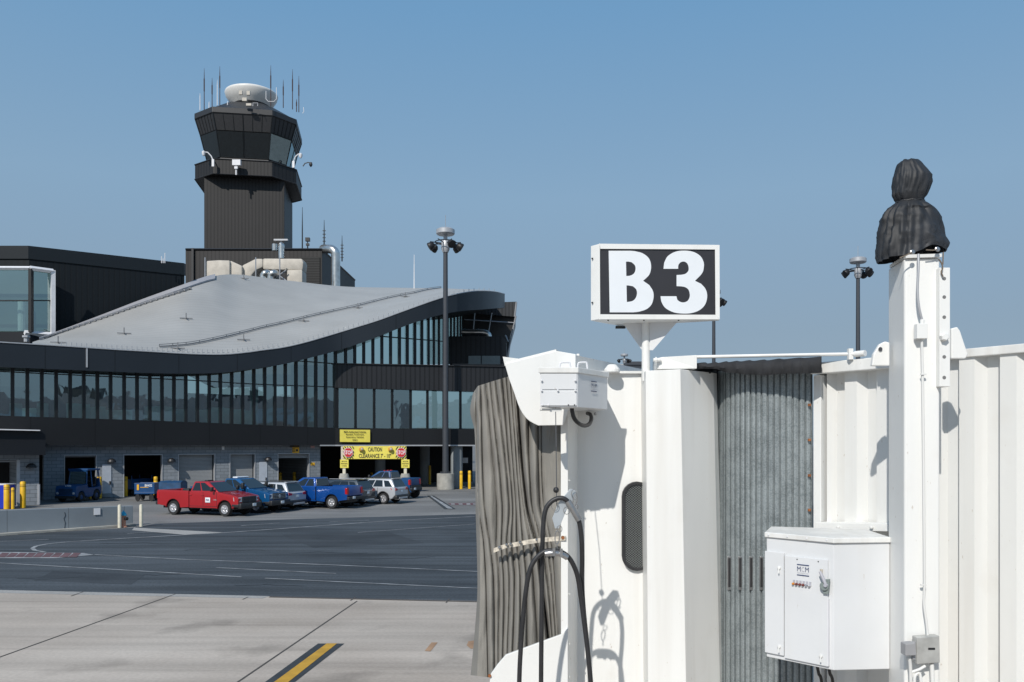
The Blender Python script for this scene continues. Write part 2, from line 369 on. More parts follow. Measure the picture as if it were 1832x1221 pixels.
M['patch'] = mat('orange_patch', (0.36, 0.22, 0.13), 0.85, var=0.25, scale=2)
M['roof'] = ribbed('standing_seam_roof', (0.375, 0.37, 0.355), FN, 0.62, 0.14, 0.88, 0.5, metal=0.1, bump=0.12, var=0.07)
# ---------------- ground ----------------
gm = MB(); gm.poly([(-3000, -400, -0.012), (3000, -400, -0.012), (3000, 5000, -0.012), (-3000, 5000, -0.012)])
kind(gm.build('ground', M['lot']), 'structure')
EDGE = [(-400, 1048), (0, 1056), (482, 1067), (854, 1075.5), (1300, 1086), (1900, 1100)]
def gp(px, py, z): p = G(px, py); p.z = z; return p
# asphalt service road between the lot and the apron
top_edge = [(-400, 985), (-100, 964), (0, 958), (240, 944), (278, 937), (560, 928), (850, 920), (1400, 905), (2000, 893)]
rd = MB(); rd.poly([gp(x, y, -0.006) for x, y in top_edge]+[gp(x, y, -0.006) for x, y in EDGE[::-1]])
kind(rd.build('road', M['asphalt']), 'structure')
ap = MB(); bot = [(p.x*0-60*(1 if i else -1), -30, 0) for i, p in enumerate([Vector(), Vector()])]
ap.poly([gp(x, y, -0.002) for x, y in EDGE]+[Vector((40, -30, -0.002)), Vector((-40, -30, -0.002))])
kind(ap.build('apron', M['apron']), 'structure')
st = MB(); st.poly([gp(-400, 1048, 0.002), gp(0, 1056, 0.002), gp(482, 1067, 0.002), gp(470, 1071, 0.002), gp(0, 1061.5, 0.002), gp(-400, 1054, 0.002)])
st.poly([gp(240, 944.5, 0.002), gp(400, 953, 0.002), gp(330, 957, 0.002), gp(236, 949, 0.002)])
kind(st.build('pavement_strip', M['strip']), 'structure')
def gline(mb, pts, w, z):
    P = [G(x, y) for x, y in pts]
    for i in range(len(P)-1):
        a, b = P[i], P[i+1]; t = (b-a).normalized(); s = Vector((-t.y, t.x, 0))*w/2
        q = [a-s, b-s, b+s, a+s]
        for k in q: k.z = z
        mb.poly(q)
jn = MB()
for a in ([(-150, 1233), (0, 1176), (314.6, 1063)], [(300, 1305), (425, 1221), (638.6, 1076)], [(127, 1067), (150, 1059)], [(434, 1073), (444, 1068.5)], [(627, 1075), (636, 1069)], [(798, 1079), (804, 1072)], [(482, 1067.5), (854, 1076.5)]):
    gline(jn, a, 0.035, 0.006)
gline(jn, [(482, 1068.5), (854, 1077)], 0.12, 0.0052)
kind(jn.build('pavement_joints', M['joint']), 'structure')
ln = MB()
arc = [(206, 964.5), (120, 970), (85, 973.5), (66, 977), (58, 981), (62, 985), (80, 988)]
gline(ln, [(850, 924.6), (704, 931.6), (399, 953.7), (206, 964.5)]+arc[1:], 0.15, 0.004)
for a in ([(169, 992.7), (324, 1001), (601, 1011.4), (900, 1025)], [(-60, 1004.5), (0, 1007.7), (206.5, 1019.4), (432, 1032.6)], [(387, 1016), (601, 1026.5)],
          [(474, 1035), (900, 1055)], [(228, 955), (298, 950.5)], [(431, 941), (500, 936)], [(-60, 971), (0, 969), (87, 965.5)], [(590, 934), (660, 931)], [(640, 953), (850, 938)]):
    gline(ln, a, 0.09, 0.004)
kind(ln.build('road_lines', M['linewhite']), 'structure')
yl = MB(); yl.poly([gp(584.6, 1152, 0.008), gp(603, 1152, 0.008), gp(516, 1221, 0.008), gp(380, 1330, 0.008), gp(338, 1330, 0.008), gp(490.6, 1221, 0.008)])
kind(yl.build('lead_in_line', M['lineyellow']), 'structure')
bl = MB(); bl.poly([gp(569, 1152, 0.004), gp(616, 1152, 0.004), gp(527, 1221, 0.004), gp(402, 1330, 0.004), gp(312, 1330, 0.004), gp(474, 1221, 0.004)])
kind(bl.build('lead_in_line_border', M['lineblack']), 'structure')
pt = MB(); pt.poly([gp(760, 1165, 0.004), gp(772, 1150, 0.004), gp(783, 1150, 0.004), gp(770, 1166, 0.004)])
pt.poly([gp(x, y, 0.004) for x, y in ((838, 1148), (852, 1146), (856, 1160), (842, 1161), (835, 1155))])
kind(pt.build('faded_apron_mark', M['patch']), 'structure')
rm = MB(); rm.poly([gp(0, 988, 0.004), gp(150, 990, 0.004), gp(168, 993, 0.004), gp(100, 999, 0.004), gp(0, 999, 0.004), gp(-60, 996, 0.004), gp(-60, 990, 0.004)])
kind(rm.build('road_marking_field', M['linewhite']), 'structure')
rr = MB()
for k in range(9):
    x0 = 4+k*16; rr.poly([gp(x0, 989.6, 0.008), gp(x0+13, 990.0, 0.008), gp(x0+5, 997.6, 0.008), gp(x0-10, 997.6, 0.008)])
kind(rr.build('road_marking_strokes', M['linered']), 'structure')
wl = MB(); bk = MB()
bk.poly([gp(764, 887, 0.004), gp(776, 887, 0.004), gp(815, 911, 0.004), gp(795, 911, 0.004)])
wl.poly([gp(769, 887.6, 0.008), gp(772, 887.6, 0.008), gp(810, 910.4, 0.008), gp(801, 910.4, 0.008)])
rb = MB(); rb.poly([gp(801, 900.6, 0.004), gp(856, 900, 0.004), gp(856, 904, 0.004), gp(806, 904, 0.004)])
for x0 in (806, 820, 834, 846): wl.poly([gp(x0, 901.4, 0.008), gp(x0+7, 901.4, 0.008), gp(x0+8, 903.3, 0.008), gp(x0+1, 903.3, 0.008)])
kind(bk.build('lot_marking_border', M['lineblack']), 'structure'); kind(wl.build('lot_marking', M['linewhite']), 'structure'); kind(rb.build('lot_marking_red', M['linered']), 'structure')

random.seed(21); ck = MB()
for (x, y) in ((30, 1035), (180, 972), (330, 985), (420, 1048), (560, 965), (640, 1000), (700, 1046), (520, 990), (250, 1030), (760, 945)):
    pts = [(x, y)]
    for i in range(9): pts.append((pts[-1][0]+random.uniform(8, 20), pts[-1][1]+random.uniform(-1.6, 1.6)))
    gline(ck, pts, 0.05, 0.0)
kind(ck.build('crack_sealant', mat('dark_crack_sealant', (0.022, 0.024, 0.027), 0.6, var=.4)), 'structure')
pa_ = MB(); pa_.poly([gp(x, y, -0.003) for x, y in ((505, 957), (690, 951), (760, 972), (560, 980))]); pa_.poly([gp(x, y, -0.003) for x, y in ((95, 1022), (260, 1028), (235, 1046), (60, 1039))])
kind(pa_.build('asphalt_patch', groundmat('newer_asphalt', (0.040, 0.046, 0.053), (0.058, 0.066, 0.075), 0.5, (0.9, 0.03, 0.15))), 'structure')
# ---------------- terminal building ----------------
def Yf(x):
    if x <= 600: return 63.8*(2900-191)/(2900-x)
    return Yf(600)*4900/(5500-x)
SILL = [(-120, 740), (0, 744), (267, 752.7), (456, 760), (560, 765), (850, 768), (980, 769)]
FTOP = [(-120, 604), (0, 612.7), (103, 619), (206, 626), (267, 629.5), (348, 634), (404, 634.5), (446, 630.5), (470, 627), (505, 622.5), (543, 614), (591.5, 600), (634, 587), (676, 574), (713, 560.5), (746, 548.5), (776, 538), (804, 529.5), (840, 522.5), (864, 521), (888.5, 523), (903, 527)]
FBOT = [(-120, 651), (0, 656.7), (125, 662), (267, 667.8), (350, 668.8), (400, 667), (440, 662.4), (473, 657.6), (510, 651.5), (546, 642.7), (582, 633.6), (622, 622), (664, 607.6), (707, 590.5), (743, 577), (776, 567), (804, 560), (834, 556), (864, 554), (882, 552.4), (903, 551)]
FY = [(-120, -1.6), (700, -1.6), (780, -1.0), (830, 0.5), (864, 3), (885, 6), (896, 9), (903, 13)]
def Yfas(x): return Yf(x)+sinterp(FY, x)
T = thing('terminal_building', W(300, 797, 66)-Vector((0, 0, 4)), 'dark terminal building with sweeping grey curved roof and long window bands', 'building')
back = Vector((-0.6, 0.8, 0))
# block wall with openings
def base_y(x): return HZ+FPX*EYE/Yf(x)
def head_y(x): return interp([(116, 815.6), (520, 812.7)], x)
OPEN = [(116, 172), (222, 290), (320, 384), (412, 456), (498, 553)]
DOORS = [(183, 199, 831), (464, 478, 827)]
def wpanel(mb, x0, x1, yt0, yt1, yb0, yb1, d, th):
    a = W(x0, yb0, Yf(x0)-d); b = W(x1, yb1, Yf(x1)-d); c = W(x1, yt1, Yf(x1)-d); e = W(x0, yt0, Yf(x0)-d)
    mb.hexa([a, b, b+back*th, a+back*th], [e, c, c+back*th, e+back*th])
wall = MB(); xs = [78]+[q for o in OPEN for q in o]+[573]
for i in range(0, len(xs), 2):
    wpanel(wall, xs[i], xs[i+1], 797, 797, base_y(xs[i]), base_y(xs[i+1]), 0, 0.5)
for x0, x1 in OPEN: wpanel(wall, x0+0.01, x1-0.01, 797, 797, head_y(x0), head_y(x1), 0, 0.5)
wall.build('block_wall', M['block'], T)
end = MB(); a = W(573, 797, Yf(573)); g0 = Vector((a.x, a.y, 0)); end.hexa([g0+back*0.5, g0+back*0.5+FD*0.0-FD*0.3, g0+back*13-FD*0.3, g0+back*13], [a+back*0.5, a+back*0.5-FD*0.3, a+back*13-FD*0.3, a+back*13])
end.build('side_wall', M['block'], T)
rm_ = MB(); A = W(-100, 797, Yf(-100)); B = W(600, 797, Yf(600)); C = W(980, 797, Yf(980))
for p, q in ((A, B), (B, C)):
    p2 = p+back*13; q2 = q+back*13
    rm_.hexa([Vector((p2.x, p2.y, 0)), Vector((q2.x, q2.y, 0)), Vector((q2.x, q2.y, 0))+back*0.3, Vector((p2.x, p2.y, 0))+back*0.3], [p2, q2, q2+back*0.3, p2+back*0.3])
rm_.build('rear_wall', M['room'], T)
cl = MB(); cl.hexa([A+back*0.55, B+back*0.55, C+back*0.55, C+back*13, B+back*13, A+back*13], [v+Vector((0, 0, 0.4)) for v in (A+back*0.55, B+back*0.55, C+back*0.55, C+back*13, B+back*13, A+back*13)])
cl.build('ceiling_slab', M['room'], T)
fr = MB()
for x0, x1 in OPEN:
    hw = 1.1
    for xa, xb in ((x0-hw, x0+0.15), (x1-0.15, x1+hw)): wpanel(fr, xa, xb, head_y(xa), head_y(xb), base_y(xa), base_y(xb), 0.04, 0.35)
    wpanel(fr, x0-hw, x1+hw, head_y(x0)-1.3, head_y(x1)-1.3, head_y(x0), head_y(x1), 0.045, 0.35)
fr.build('door_frames', M['trim'], T)
for x0, x1 in OPEN[2:4]:
    s_ = MB(); wpanel(s_, x0+0.3, x1-4, head_y(x0), head_y(x1), base_y(x0), base_y(x1), -0.30, 0.08); s_.build('roller_shutter', M['shutter'], T)
    s2 = MB(); wpanel(s2, x1-4.2, x1-0.2, head_y(x1), head_y(x1), base_y(x1), base_y(x1), -0.28, 0.08); s2.build('shutter_reveal', M['dark'], T)
s_ = MB(); wpanel(s_, 498.3, 552.7, head_y(500), head_y(550), head_y(500)+7, head_y(550)+7, -0.25, 0.08); s_.build('roller_shutter', M['shutter'], T)
s_ = MB(); wpanel(s_, 116.3, 170, head_y(116), head_y(170), head_y(116)+3, head_y(170)+3, -0.25, 0.08); s_.build('roller_shutter', M['shutter'], T)
for x0, x1, yt in DOORS:
    d_ = MB(); wpanel(d_, x0, x1, yt, yt-0.5, base_y(x0)-1, base_y(x1)-1, 0.05, 0.04); do = d_.build('service_door', M['doorgrey'], T)
    h_ = MB(); p = W(x1-2, (yt+base_y(x0))/2+3, Yf(x1)-0.13); h_.box(p, (0.08, 0.1, 0.25)); h_.build('handle', M['black'], do)
    k_ = MB(); wpanel(k_, x0+0.3, x1-0.3, base_y(x0)-8, base_y(x1)-8, base_y(x0)-1, base_y(x1)-1, 0.07, 0.02); k_.build('kick_plate', M['conc'], do)
# dark spandrel band
def strip(tabT, tabB, xs, Yfun, th, mb=None):
    mb = mb or MB(); rows = []
    for x in xs:
        Y = Yfun(x); t = W(x, sinterp(tabT, x), Y); b = W(x, sinterp(tabB, x), Y)
        rows.append([b, t, t+back*th, b+back*th])
    mb.grid(rows, closed=True); mb.f.append([0, 1, 2, 3]); n = len(mb.v); mb.f.append([n-4, n-3, n-2, n-1]); return mb
sp = strip(SILL, [(-120, 797), (980, 797)], [-110, 0, 100, 200, 300, 400, 500, 573, 600, 700, 800, 850, 975], lambda x: Yf(x)-0.9, 1.6)
sp.build('spandrel_band', M['darkseam'], T)
tr = MB(); wpanel(tr, 573, 600, 796.2, 796.2, 798.4, 798.4, 0.96, 0.1); wpanel(tr, 600, 975, 796.2, 796.2, 798.4, 798.4, 0.96, 0.1); tr.build('soffit_trim', M['trim'], T)
# fascia
fx = list(range(-110, 700, 18))+list(range(700, 864, 9))+[864, 870, 876, 882, 887, 891, 894, 897, 899, 901, 902, 903]
fa = strip(FTOP, FBOT, fx, Yfas, 0.5); fa.build('roof_fascia', M['fascia'], T, smooth=35)
cp = MB(); cp.tube([W(x, sinterp(FTOP, x)-0.3, Yfas(x)-0.02) for x in fx], 0.045, 5); cp.build('fascia_edge', M['trim'], T)
pl = MB(); wpanel(pl, 154, 157, 623.5, 623.7, 657.5, 657.6, 1.70, 0.06); pl.build('fascia_joint_plate', M['trim'], T)
so_ = MB(); rows = []
for x in fx:
    if x > 896: break
    p = W(x, sinterp(FBOT, x)-1.0, Yfas(x)+0.3); q = p+back*(3.0 if x < 760 else 9.0); q.z = p.z; rows.append([p, q, q+Vector((0, 0, 0.2)), p+Vector((0, 0, 0.2))])
so_.grid(rows, closed=True); so_.build('soffit', M['dark'], T)
# glazing
ML = [-58, -31, -4]+[q/3.591 for q in (80, 175, 268, 360, 450, 538, 625, 710, 797, 880, 962, 1040, 1117, 1193, 1268, 1343, 1415, 1488, 1558, 1630)]+[473.3, 491.5, 510.3, 529.4, 546.7, 564.8, 582.4, 600]
def pane(x0, x1, yt0, yt1, yb0, yb1, Yfun, name='window'):
    m = MB(); a = W(x0, yb0, Yfun(x0)); b = W(x1, yb1, Yfun(x1)); c = W(x1, yt1, Yfun(x1)); e = W(x0, yt0, Yfun(x0))
    a, b, c, e = [p+FN*random.uniform(-.006, .006) for p in (a, b, c, e)]
    m.poly([a, b, c, e]); return m.build(name, M['glass'], T, recalc=False)
TRN = [(-60, 661), (0, 664), (125, 670), (350, 680), (456, 687), (600, 692)]
fbt = lambda x: sinterp(FBOT, x)-2
for i in range(len(ML)-1):
    x0, x1 = ML[i], ML[i+1]
    pane(x0, x1, fbt(x0), fbt(x1), sinterp(SILL, x0), sinterp(SILL, x1), Yf)
def mull(x, yt, yb, Yfun, w=0.22, dep=0.16):
    m = MB(); Y = Yfun(x); t = W(x, yt, Y); b = W(x, yb, Y); h = FD*w/2; f_ = FN*dep
    m.hexa([b-h+f_, b+h+f_, b+h, b-h], [t-h+f_, t+h+f_, t+h, t-h]); return m.build('mullion', M['mullion'], T)
for x in ML: mull(x, fbt(x), sinterp(SILL, x)+0.5, Yf)
tm = MB()
for tab, xa, xb in ((TRN, -58, 600), ([(455, 686), (600, 694)], 1, 0), ([(530, 645), (600, 650)], 530, 600)):
    if xa > xb: continue
    n = 12
    for k in range(n):
        p = lerp(xa, xb, k/n); q = lerp(xa, xb, (k+1)/n)
        wpanel(tm, p, q, interp(tab, p), interp(tab, q), interp(tab, p)+1.6, interp(tab, q)+1.6, 0.1, 0.1)
tm.build('transom', M['mullion'], T)
# upper right glazing
UY = [(590, 0), (700, 0), (728, 0.8), (754, 2.5), (775, 5.0), (793, 8.5), (810, 13.5), (828, 21)]
Yu = lambda x: Yf(x)+sinterp(UY, x)
MU = [600, 617.6, 634, 650, 666.4, 682.4, 698, 714, 728, 741.5, 754, 766, 775.5, 784.5, 793, 800, 806, 812, 818, 823, 828]
for i in range(len(MU)-1):
    pane(MU[i], MU[i+1], fbt(MU[i]), fbt(MU[i+1]), 652, 652, Yu)
for x in MU[1:]: mull(x, fbt(x), 654, Yu, 0.25 if x < 760 else 0.2)
tm = MB()
for k in range(12):
    p = lerp(672, 800, k/12); q = lerp(672, 800, (k+1)/12); a = W(p, interp([(682, 602), (790, 611)], p), Yu(p)-0.1); b = W(q, interp([(682, 602), (790, 611)], q), Yu(q)-0.1)
    tm.tube([a, b], 0.05, 4)
tm.build('transom', M['mullion'], T)
# ribbed mid band and lower right windows
rbm = strip([(600, 650.5), (905, 656)], [(600, 694), (823, 700), (905, 702)], [600.6, 650, 700, 750, 800, 850, 908, 975], lambda x: Yf(x)-0.35, 1.5)
rbm.build('ribbed_band', M['ribdark'], T)
cpb = MB(); wpanel(cpb, 600.6, 975, 649.8, 656.5, 651.0, 657.9, 0.5, 0.3); cpb.build('band_cap', M['towermetal'], T)
MR = [602.7, 635.5, 668.8, 701, 734, 764, 793, 823, 852, 884, 915, 945, 974]
for i in range(len(MR)-1):
    pane(MR[i], MR[i+1], 690, 690, sinterp(SILL, MR[i]), sinterp(SILL, MR[i+1]), Yf)
for x in MR: mull(x, 692, sinterp(SILL, x)+0.5, Yf, 0.2, 0.14)
# interior: floor, ceiling, partitions seen through the glass
inn = MB()
for p0, p1 in ((-110, 600), (600, 975)):
    a = W(p0, 797, Yf(p0)); b = W(p1, 797, Yf(p1))
    for z, h in ((5.3, 0.3),):
        inn.hexa([Vector((v.x, v.y, z)) for v in (a+back*0.4, b+back*0.4, b+back*11, a+back*11)], [Vector((v.x, v.y, z+h)) for v in (a+back*0.4, b+back*0.4, b+back*11, a+back*11)])
inn.build('upper_floor', M['roomlit'], T)
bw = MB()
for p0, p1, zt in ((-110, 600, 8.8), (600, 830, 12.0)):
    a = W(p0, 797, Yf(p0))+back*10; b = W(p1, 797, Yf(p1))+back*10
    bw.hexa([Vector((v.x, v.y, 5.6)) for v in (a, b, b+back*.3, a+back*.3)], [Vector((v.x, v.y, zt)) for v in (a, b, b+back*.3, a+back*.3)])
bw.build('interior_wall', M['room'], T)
random.seed(3)
pb = MB()
for i in range(20):
    if i in (3, 9, 14): continue
    x0 = ML[i+3]+1; x1 = ML[i+4]-1
    a = W(x0, 797, Yf(x0))+back*random.uniform(1.2, 3.5); b = W(x1, 797, Yf(x1))+back*random.uniform(1.2, 3.5); zt = 5.9+random.choice((0.9, 1.1, 1.2, 1.3))
    pb.hexa([Vector((v.x, v.y, 5.6)) for v in (a, b, b+back*.1, a+back*.1)], [Vector((v.x, v.y, zt)) for v in (a, b, b+back*.1, a+back*.1)])
pb.build('interior_partition', mat('pale_green_partition', (0.62, 0.80, 0.72), 0.6, var=0.3, scale=0.6), T)
ic = MB()
for x, y0 in ((473, 650), (500, 650), (575, 640)):
    p = W(x, 797, Yf(x))+back*2.5; ic.lathe((p.x, p.y, 5.6), [(0.35, 0), (0.35, 4.6)], 12)
ic.build('interior_column', mat('teal_column', (0.30, 0.42, 0.40), 0.6), T)
M['roofgrey'] = mat('roof_rail_grey', (.19, .195, .205), .5)
# roof shell
RTOP = [(58, 612.5), (95, 600), (180, 568), (250, 541), (330, 512), (360, 501), (382, 494.5), (405, 491.5), (432, 492), (480, 498), (543, 505.5), (597, 511.5), (640, 514), (743, 515.5), (794, 516.3), (840, 518), (870, 519.2), (888.5, 521.5), (903, 525.5)]
RY = [(58, 62.5), (95, 71), (250, 78), (330, 81), (382, 86), (432, 92), (543, 99), (640, 103), (743, 105), (840, 100), (888, 93), (903, 90)]
def roof_pt(x, v, lift=0.0):
    y0 = sinterp(FTOP, x)-0.2; y1 = sinterp(RTOP, x); Y0 = Yfas(x)+0.05; Y1 = max(sinterp(RY, x), Y0+0.4)
    a = W(x, y0, Y0); b = W(x, y1, Y1)
    Y = lerp(Y0, Y1, v); zlin = lerp(a.z, b.z, v)
    return Vector(((x-CX)/FPX*Y, Y, zlin+(b.z-a.z)*0.0*math.sin(PI*v)+lift))
rx = [58+k*6.5 for k in range(128)]+[892, 896, 899, 902, 903]; rx = [x for x in rx if x <= 903]
rf = MB(); rf.grid([[roof_pt(x, v/14) for v in range(15)] for x in rx]); rf.build('roof', M['roof'], T, smooth=40)
fl = MB(); fl.grid([[W(x, sinterp(FTOP, x)-0.1, Yfas(x)), W(x, sinterp(FTOP, x)-0.1, Yfas(x))+back*14] for x in (-110, -50, 0, 58)]); fl.build('flat_roof', M['roof'], T)
sg = MB(); path = [roof_pt(x, interp([(270, 0.05), (340, 0.10), (440, 0.20), (543, 0.32), (640, 0.42), (743, 0.62), (794, 0.97)], x), 0.12) for x in range(285, 796, 12)]
sg.tube(path, 0.055, 5); sg.tube([p+Vector((0, 0, 0.16)) for p in path], 0.03, 4)
for p in path[::2]: sg.tube([p, p+Vector((0, 0, .18))], .03, 4)
sg.build('snow_guard', M['roofgrey'], T)
sg = MB(); path = [roof_pt(x, 0.9, 0.12) for x in range(80, 350, 10)]
sg.tube(path, 0.07, 5)
for p in path[::1]: sg.box(p, (0.2, 0.2, 0.16))
sg.build('snow_guard', M['roofgrey'], T)
vl = MB(); rows = []
for x in list(range(70, 400, 15)):
    p = roof_pt(x, 1.0, 0.05); q = roof_pt(x, 0.93, 0.05); rows.append([p, q, q+Vector((0, 0, .15)), p+Vector((0, 0, .15))])
vl.grid(rows, closed=True); vl.build('valley_flashing', mat('flashing_grey', (0.33, 0.33, 0.35), 0.5), T)
for x in range(110, 890, 9):
    p = roof_pt(x, 0.015 if x < 880 else 0.0); ea = MB(); ea.tube([p, p+Vector((0, 0, 0.28))], 0.03, 4); ea.build('lightning_rod', M['trim'], T)
for x, v in ((104, 0.15), (222, 0.33), (333, 0.45), (436, 0.93), (318, 0.05), (436, 0.12), (543, 0.28), (640, 0.38), (725, 0.5)):
    p = roof_pt(x, v); m = MB()
    m.tube([p, p+Vector((0, 0, 0.55))], 0.05, 5); m.tube([p+Vector((-.5, -.15, .1)), p+Vector((.5, .15, .1))], 0.045, 5); m.tube([p+Vector((-.2, .4, .1)), p+Vector((.2, -.4, .1))], 0.045, 5)
    m.build('roof_anchor', M['roofgrey'], T)
# wall lamps and small signs on the facade
for x, y in ((200, 824), (307, 823), (480, 821)):
    p = W(x, y, Yf(x)-0.28); m = MB(); m.lathe(p-Vector((0, 0, 0.16)), [(0.30, 0), (0.30, 0.06), (0.24, 0.2), (0.1, 0.3)], 12); m.box(p-FN*0.2, (0.2, 0.3, 0.2)); m.build('wall_lamp', M['black'], T)
m = MB(); wpanel(m, 397, 401.5, 799, 799, 805, 805, 0.03, 0.02); m.build('notice', M['whitetrim'], T)
m = MB(); wpanel(m, 556, 563, 798, 798, 802, 802, 0.03, 0.02); m.build('notice', mat('pale_red_notice', (.5, .3, .3), .5), T)
m = MB(); wpanel(m, 556, 563, 828, 828, 833, 833, 0.03, 0.02); m.build('notice', M['signamber'], T)
# ---------------- dark cladded block on the left ----------------
def Yb(x): return 74*(3236-52)/(3236-x) if x >= 52 else 74.0
K = thing('cladded_block', W(100, 797, 76)-Vector((0, 0, 4)), 'tall black windowless clad block with a projecting white framed bay window at its left', 'building')
def colm(x, yt, yb, Y): return W(x, yt, Y), W(x, yb, Y)
m = MB()
pts = [(-120, 440.5, 74), (52, 441.5, 74), (330, 473, Yb(330))]
bs = [W(x, 640, Y) for x, y, Y in pts]; ts = [W(x, y, Y) for x, y, Y in pts]
bs = [Vector((p.x, p.y, 9.0)) for p in bs]; tp = [Vector(p) for p in ts]
zt = tp[1].z; 
for p in tp: p.z = zt
bb = [tp[2]+Vector((-14, 18, 0)), tp[0]+Vector((-14, 18, 0))]
m.hexa(bs+[Vector((p.x, p.y, 9)) for p in bb], tp+bb); m.build('cladding', M['ribblock'], K)
m = MB(); par = [W(x, 0, Y) for x, y, Y in pts]
for i in range(2):
    a, b = tp[i], tp[i+1]; o = Vector((0, -0.12, 0)); m.hexa([a+o-Vector((0, 0, 1.1)), b+o-Vector((0, 0, 1.1)), b-Vector((0, 0, 1.1))+Vector((0, .3, 0)), a-Vector((0, 0, 1.1))+Vector((0, .3, 0))], [a+o+Vector((0, 0, .05)), b+o+Vector((0, 0, .05)), b+Vector((0, .3, .05)), a+Vector((0, .3, .05))])
m.build('parapet', mat('parapet_metal', (0.006, 0.010, 0.014), 0.5, spec=.3), K)
# bay window: shallow box, glass front and right side, white frame
Q = [(-110, 71.6), (54, 71.6), (93, 73.2)]
for (xa, Ya), (xb, Yb_) in ((Q[0], Q[1]), (Q[1], Q[2])):
    seg = [(xa, xb)] if xa > 0 else [(-110, -28), (-28, 54)]
    for x0, x1 in seg:
        for y0, y1 in ((483, 537), (539, 593)):
            t0 = (x0-xa)/(xb-xa); t1 = (x1-xa)/(xb-xa); A0 = lerp(Ya, Yb_, t0); A1 = lerp(Ya, Yb_, t1)
            q = MB(); q.poly([W(x0, y1, A0), W(x1, y1, A1), W(x1, y0, A1), W(x0, y0, A0)]); q.build('window', M['glass'], K, recalc=False)
m = MB(); m.hexa([W(-110, 537, 71.5), W(54, 537, 71.5), W(93, 537, 73.1), W(93, 537, 73.3), W(54, 537, 71.7), W(-110, 537, 71.7)], [W(-110, 539, 71.5), W(54, 539, 71.5), W(93, 539, 73.1), W(93, 539, 73.3), W(54, 539, 71.7), W(-110, 539, 71.7)])
m.box((W(54.5, 538, 71.5)), (0.25, 0.25, 5.4)); m.box((W(58, 538, 71.7)), (0.12, 0.2, 5.3)); m.build('mullion', M['mullion'], K)
m = MB()
def bar(m, pa, pb, w=0.22): m.tube([pa, pb], w, 4)
bar(m, W(-110, 479.5, 71.5), W(54, 480, 71.5), .16); bar(m, W(54, 480, 71.5), W(95, 485.5, 73.1), .2); bar(m, W(94.5, 484, 73.1), W(94.5, 603, 73.1), .24); bar(m, W(95, 600, 73.1), W(44, 596, 71.4), .24)
m.build('frame', M['whitetrim'], K)
m = MB(); m.prism([W(-110, 594, 71.6), W(54, 594, 71.6), W(93, 598, 73.2), W(93, 606, 73.2), W(54, 614, 71.6), W(-110, 614, 71.6)], (0, 2.2, 0)); m.build('bay_base', M['dark'], K)
m = MB(); m.hexa([W(-110, 482, 73.7), W(90, 482, 73.7), W(90, 482, 73.8), W(-110, 482, 73.8)], [W(-110, 594, 73.7), W(90, 594, 73.7), W(90, 594, 73.8), W(-110, 594, 73.8)]); m.build('bay_back_wall', M['roomlit'], K)
m = MB(); p = W(39, 593, 72.8); m.lathe(p, [(0.32, 0), (0.32, 2.55)], 12); m.build('interior_column', M['whitetrim'], K)
m = MB(); m.lathe(W(47, 612, 68), [(0.18, 0), (0.18, .3), (.3, .35), (.3, .5)], 8); m.build('roof_vent', M['trim'], K)
m = MB()
for x, h in ((289, 12), (295, 18), (292, 8)): m.tube([W(x, 471, 79), W(x, 471-h, 79)], 0.04, 4)
tag(m.build('antenna', M['whitetrim']), 'small white double whip antenna on the roof edge of the black clad block', 'antenna')
# ---------------- low annex at far left ----------------
X = thing('low_annex', W(40, 797, 54)-Vector((0, 0, 4)), 'low garage annex of grey block with black fascia at the far left edge', 'building')
def Ya(x): return 56*(2900-70)/(2900-x)
def apanel(x0, x1, yt0, yt1, yb0, yb1, d, th, name, mt):
    m = MB(); a = W(x0, yb0, Ya(x0)-d); b = W(x1, yb1, Ya(x1)-d); c = W(x1, yt1, Ya(x1)-d); e = W(x0, yt0, Ya(x0)-d)
    m.hexa([a, b, b+back*th, a+back*th], [e, c, c+back*th, e+back*th]); return m.build(name, mt, X)
by = lambda x: HZ+6000/Ya(x)
apanel(36, 70, 812, 812, by(36), by(70), 0, 6.5, 'block_wall', M['block'])
apanel(-110, 36, 812, 812, 824, 823.5, 0, 0.5, 'header_wall', M['block'])
apanel(-110, 36, 824, 823.5, by(-110), by(36), -5, 0.3, 'rear_wall', M['room'])
apanel(30, 36, 823.6, 823.5, by(30), by(36), 0.02, 0.3, 'door_frame', M['trim'])
apanel(-110, 31, 825, 824, 828, 827, -0.2, 0.2, 'roller_shutter', M['shutter'])
apanel(-110, 81.5, 768, 770.5, 815, 814.5, 1.0, 7.5, 'fascia', M['dark'])
apanel(-110, 72, 765, 769.5, 767.2, 771.3, 1.3, 6, 'roof_edge', M['whitetrim'])
p = W(56, 833, Ya(56)-0.25); m = MB(); m.lathe(p-Vector((0, 0, .16)), [(0.32, 0), (0.32, .06), (.25, .2), (.1, .3)], 12); m.box(p-FN*0.2, (.2, .3, .2)); m.build('wall_lamp', M['black'], X)
m = MB(); m.tube([W(69.5, 867, 55.6), W(69.5, 903, 55.6)], .08, 6); m.build('corner_guard', M['trim'], X)

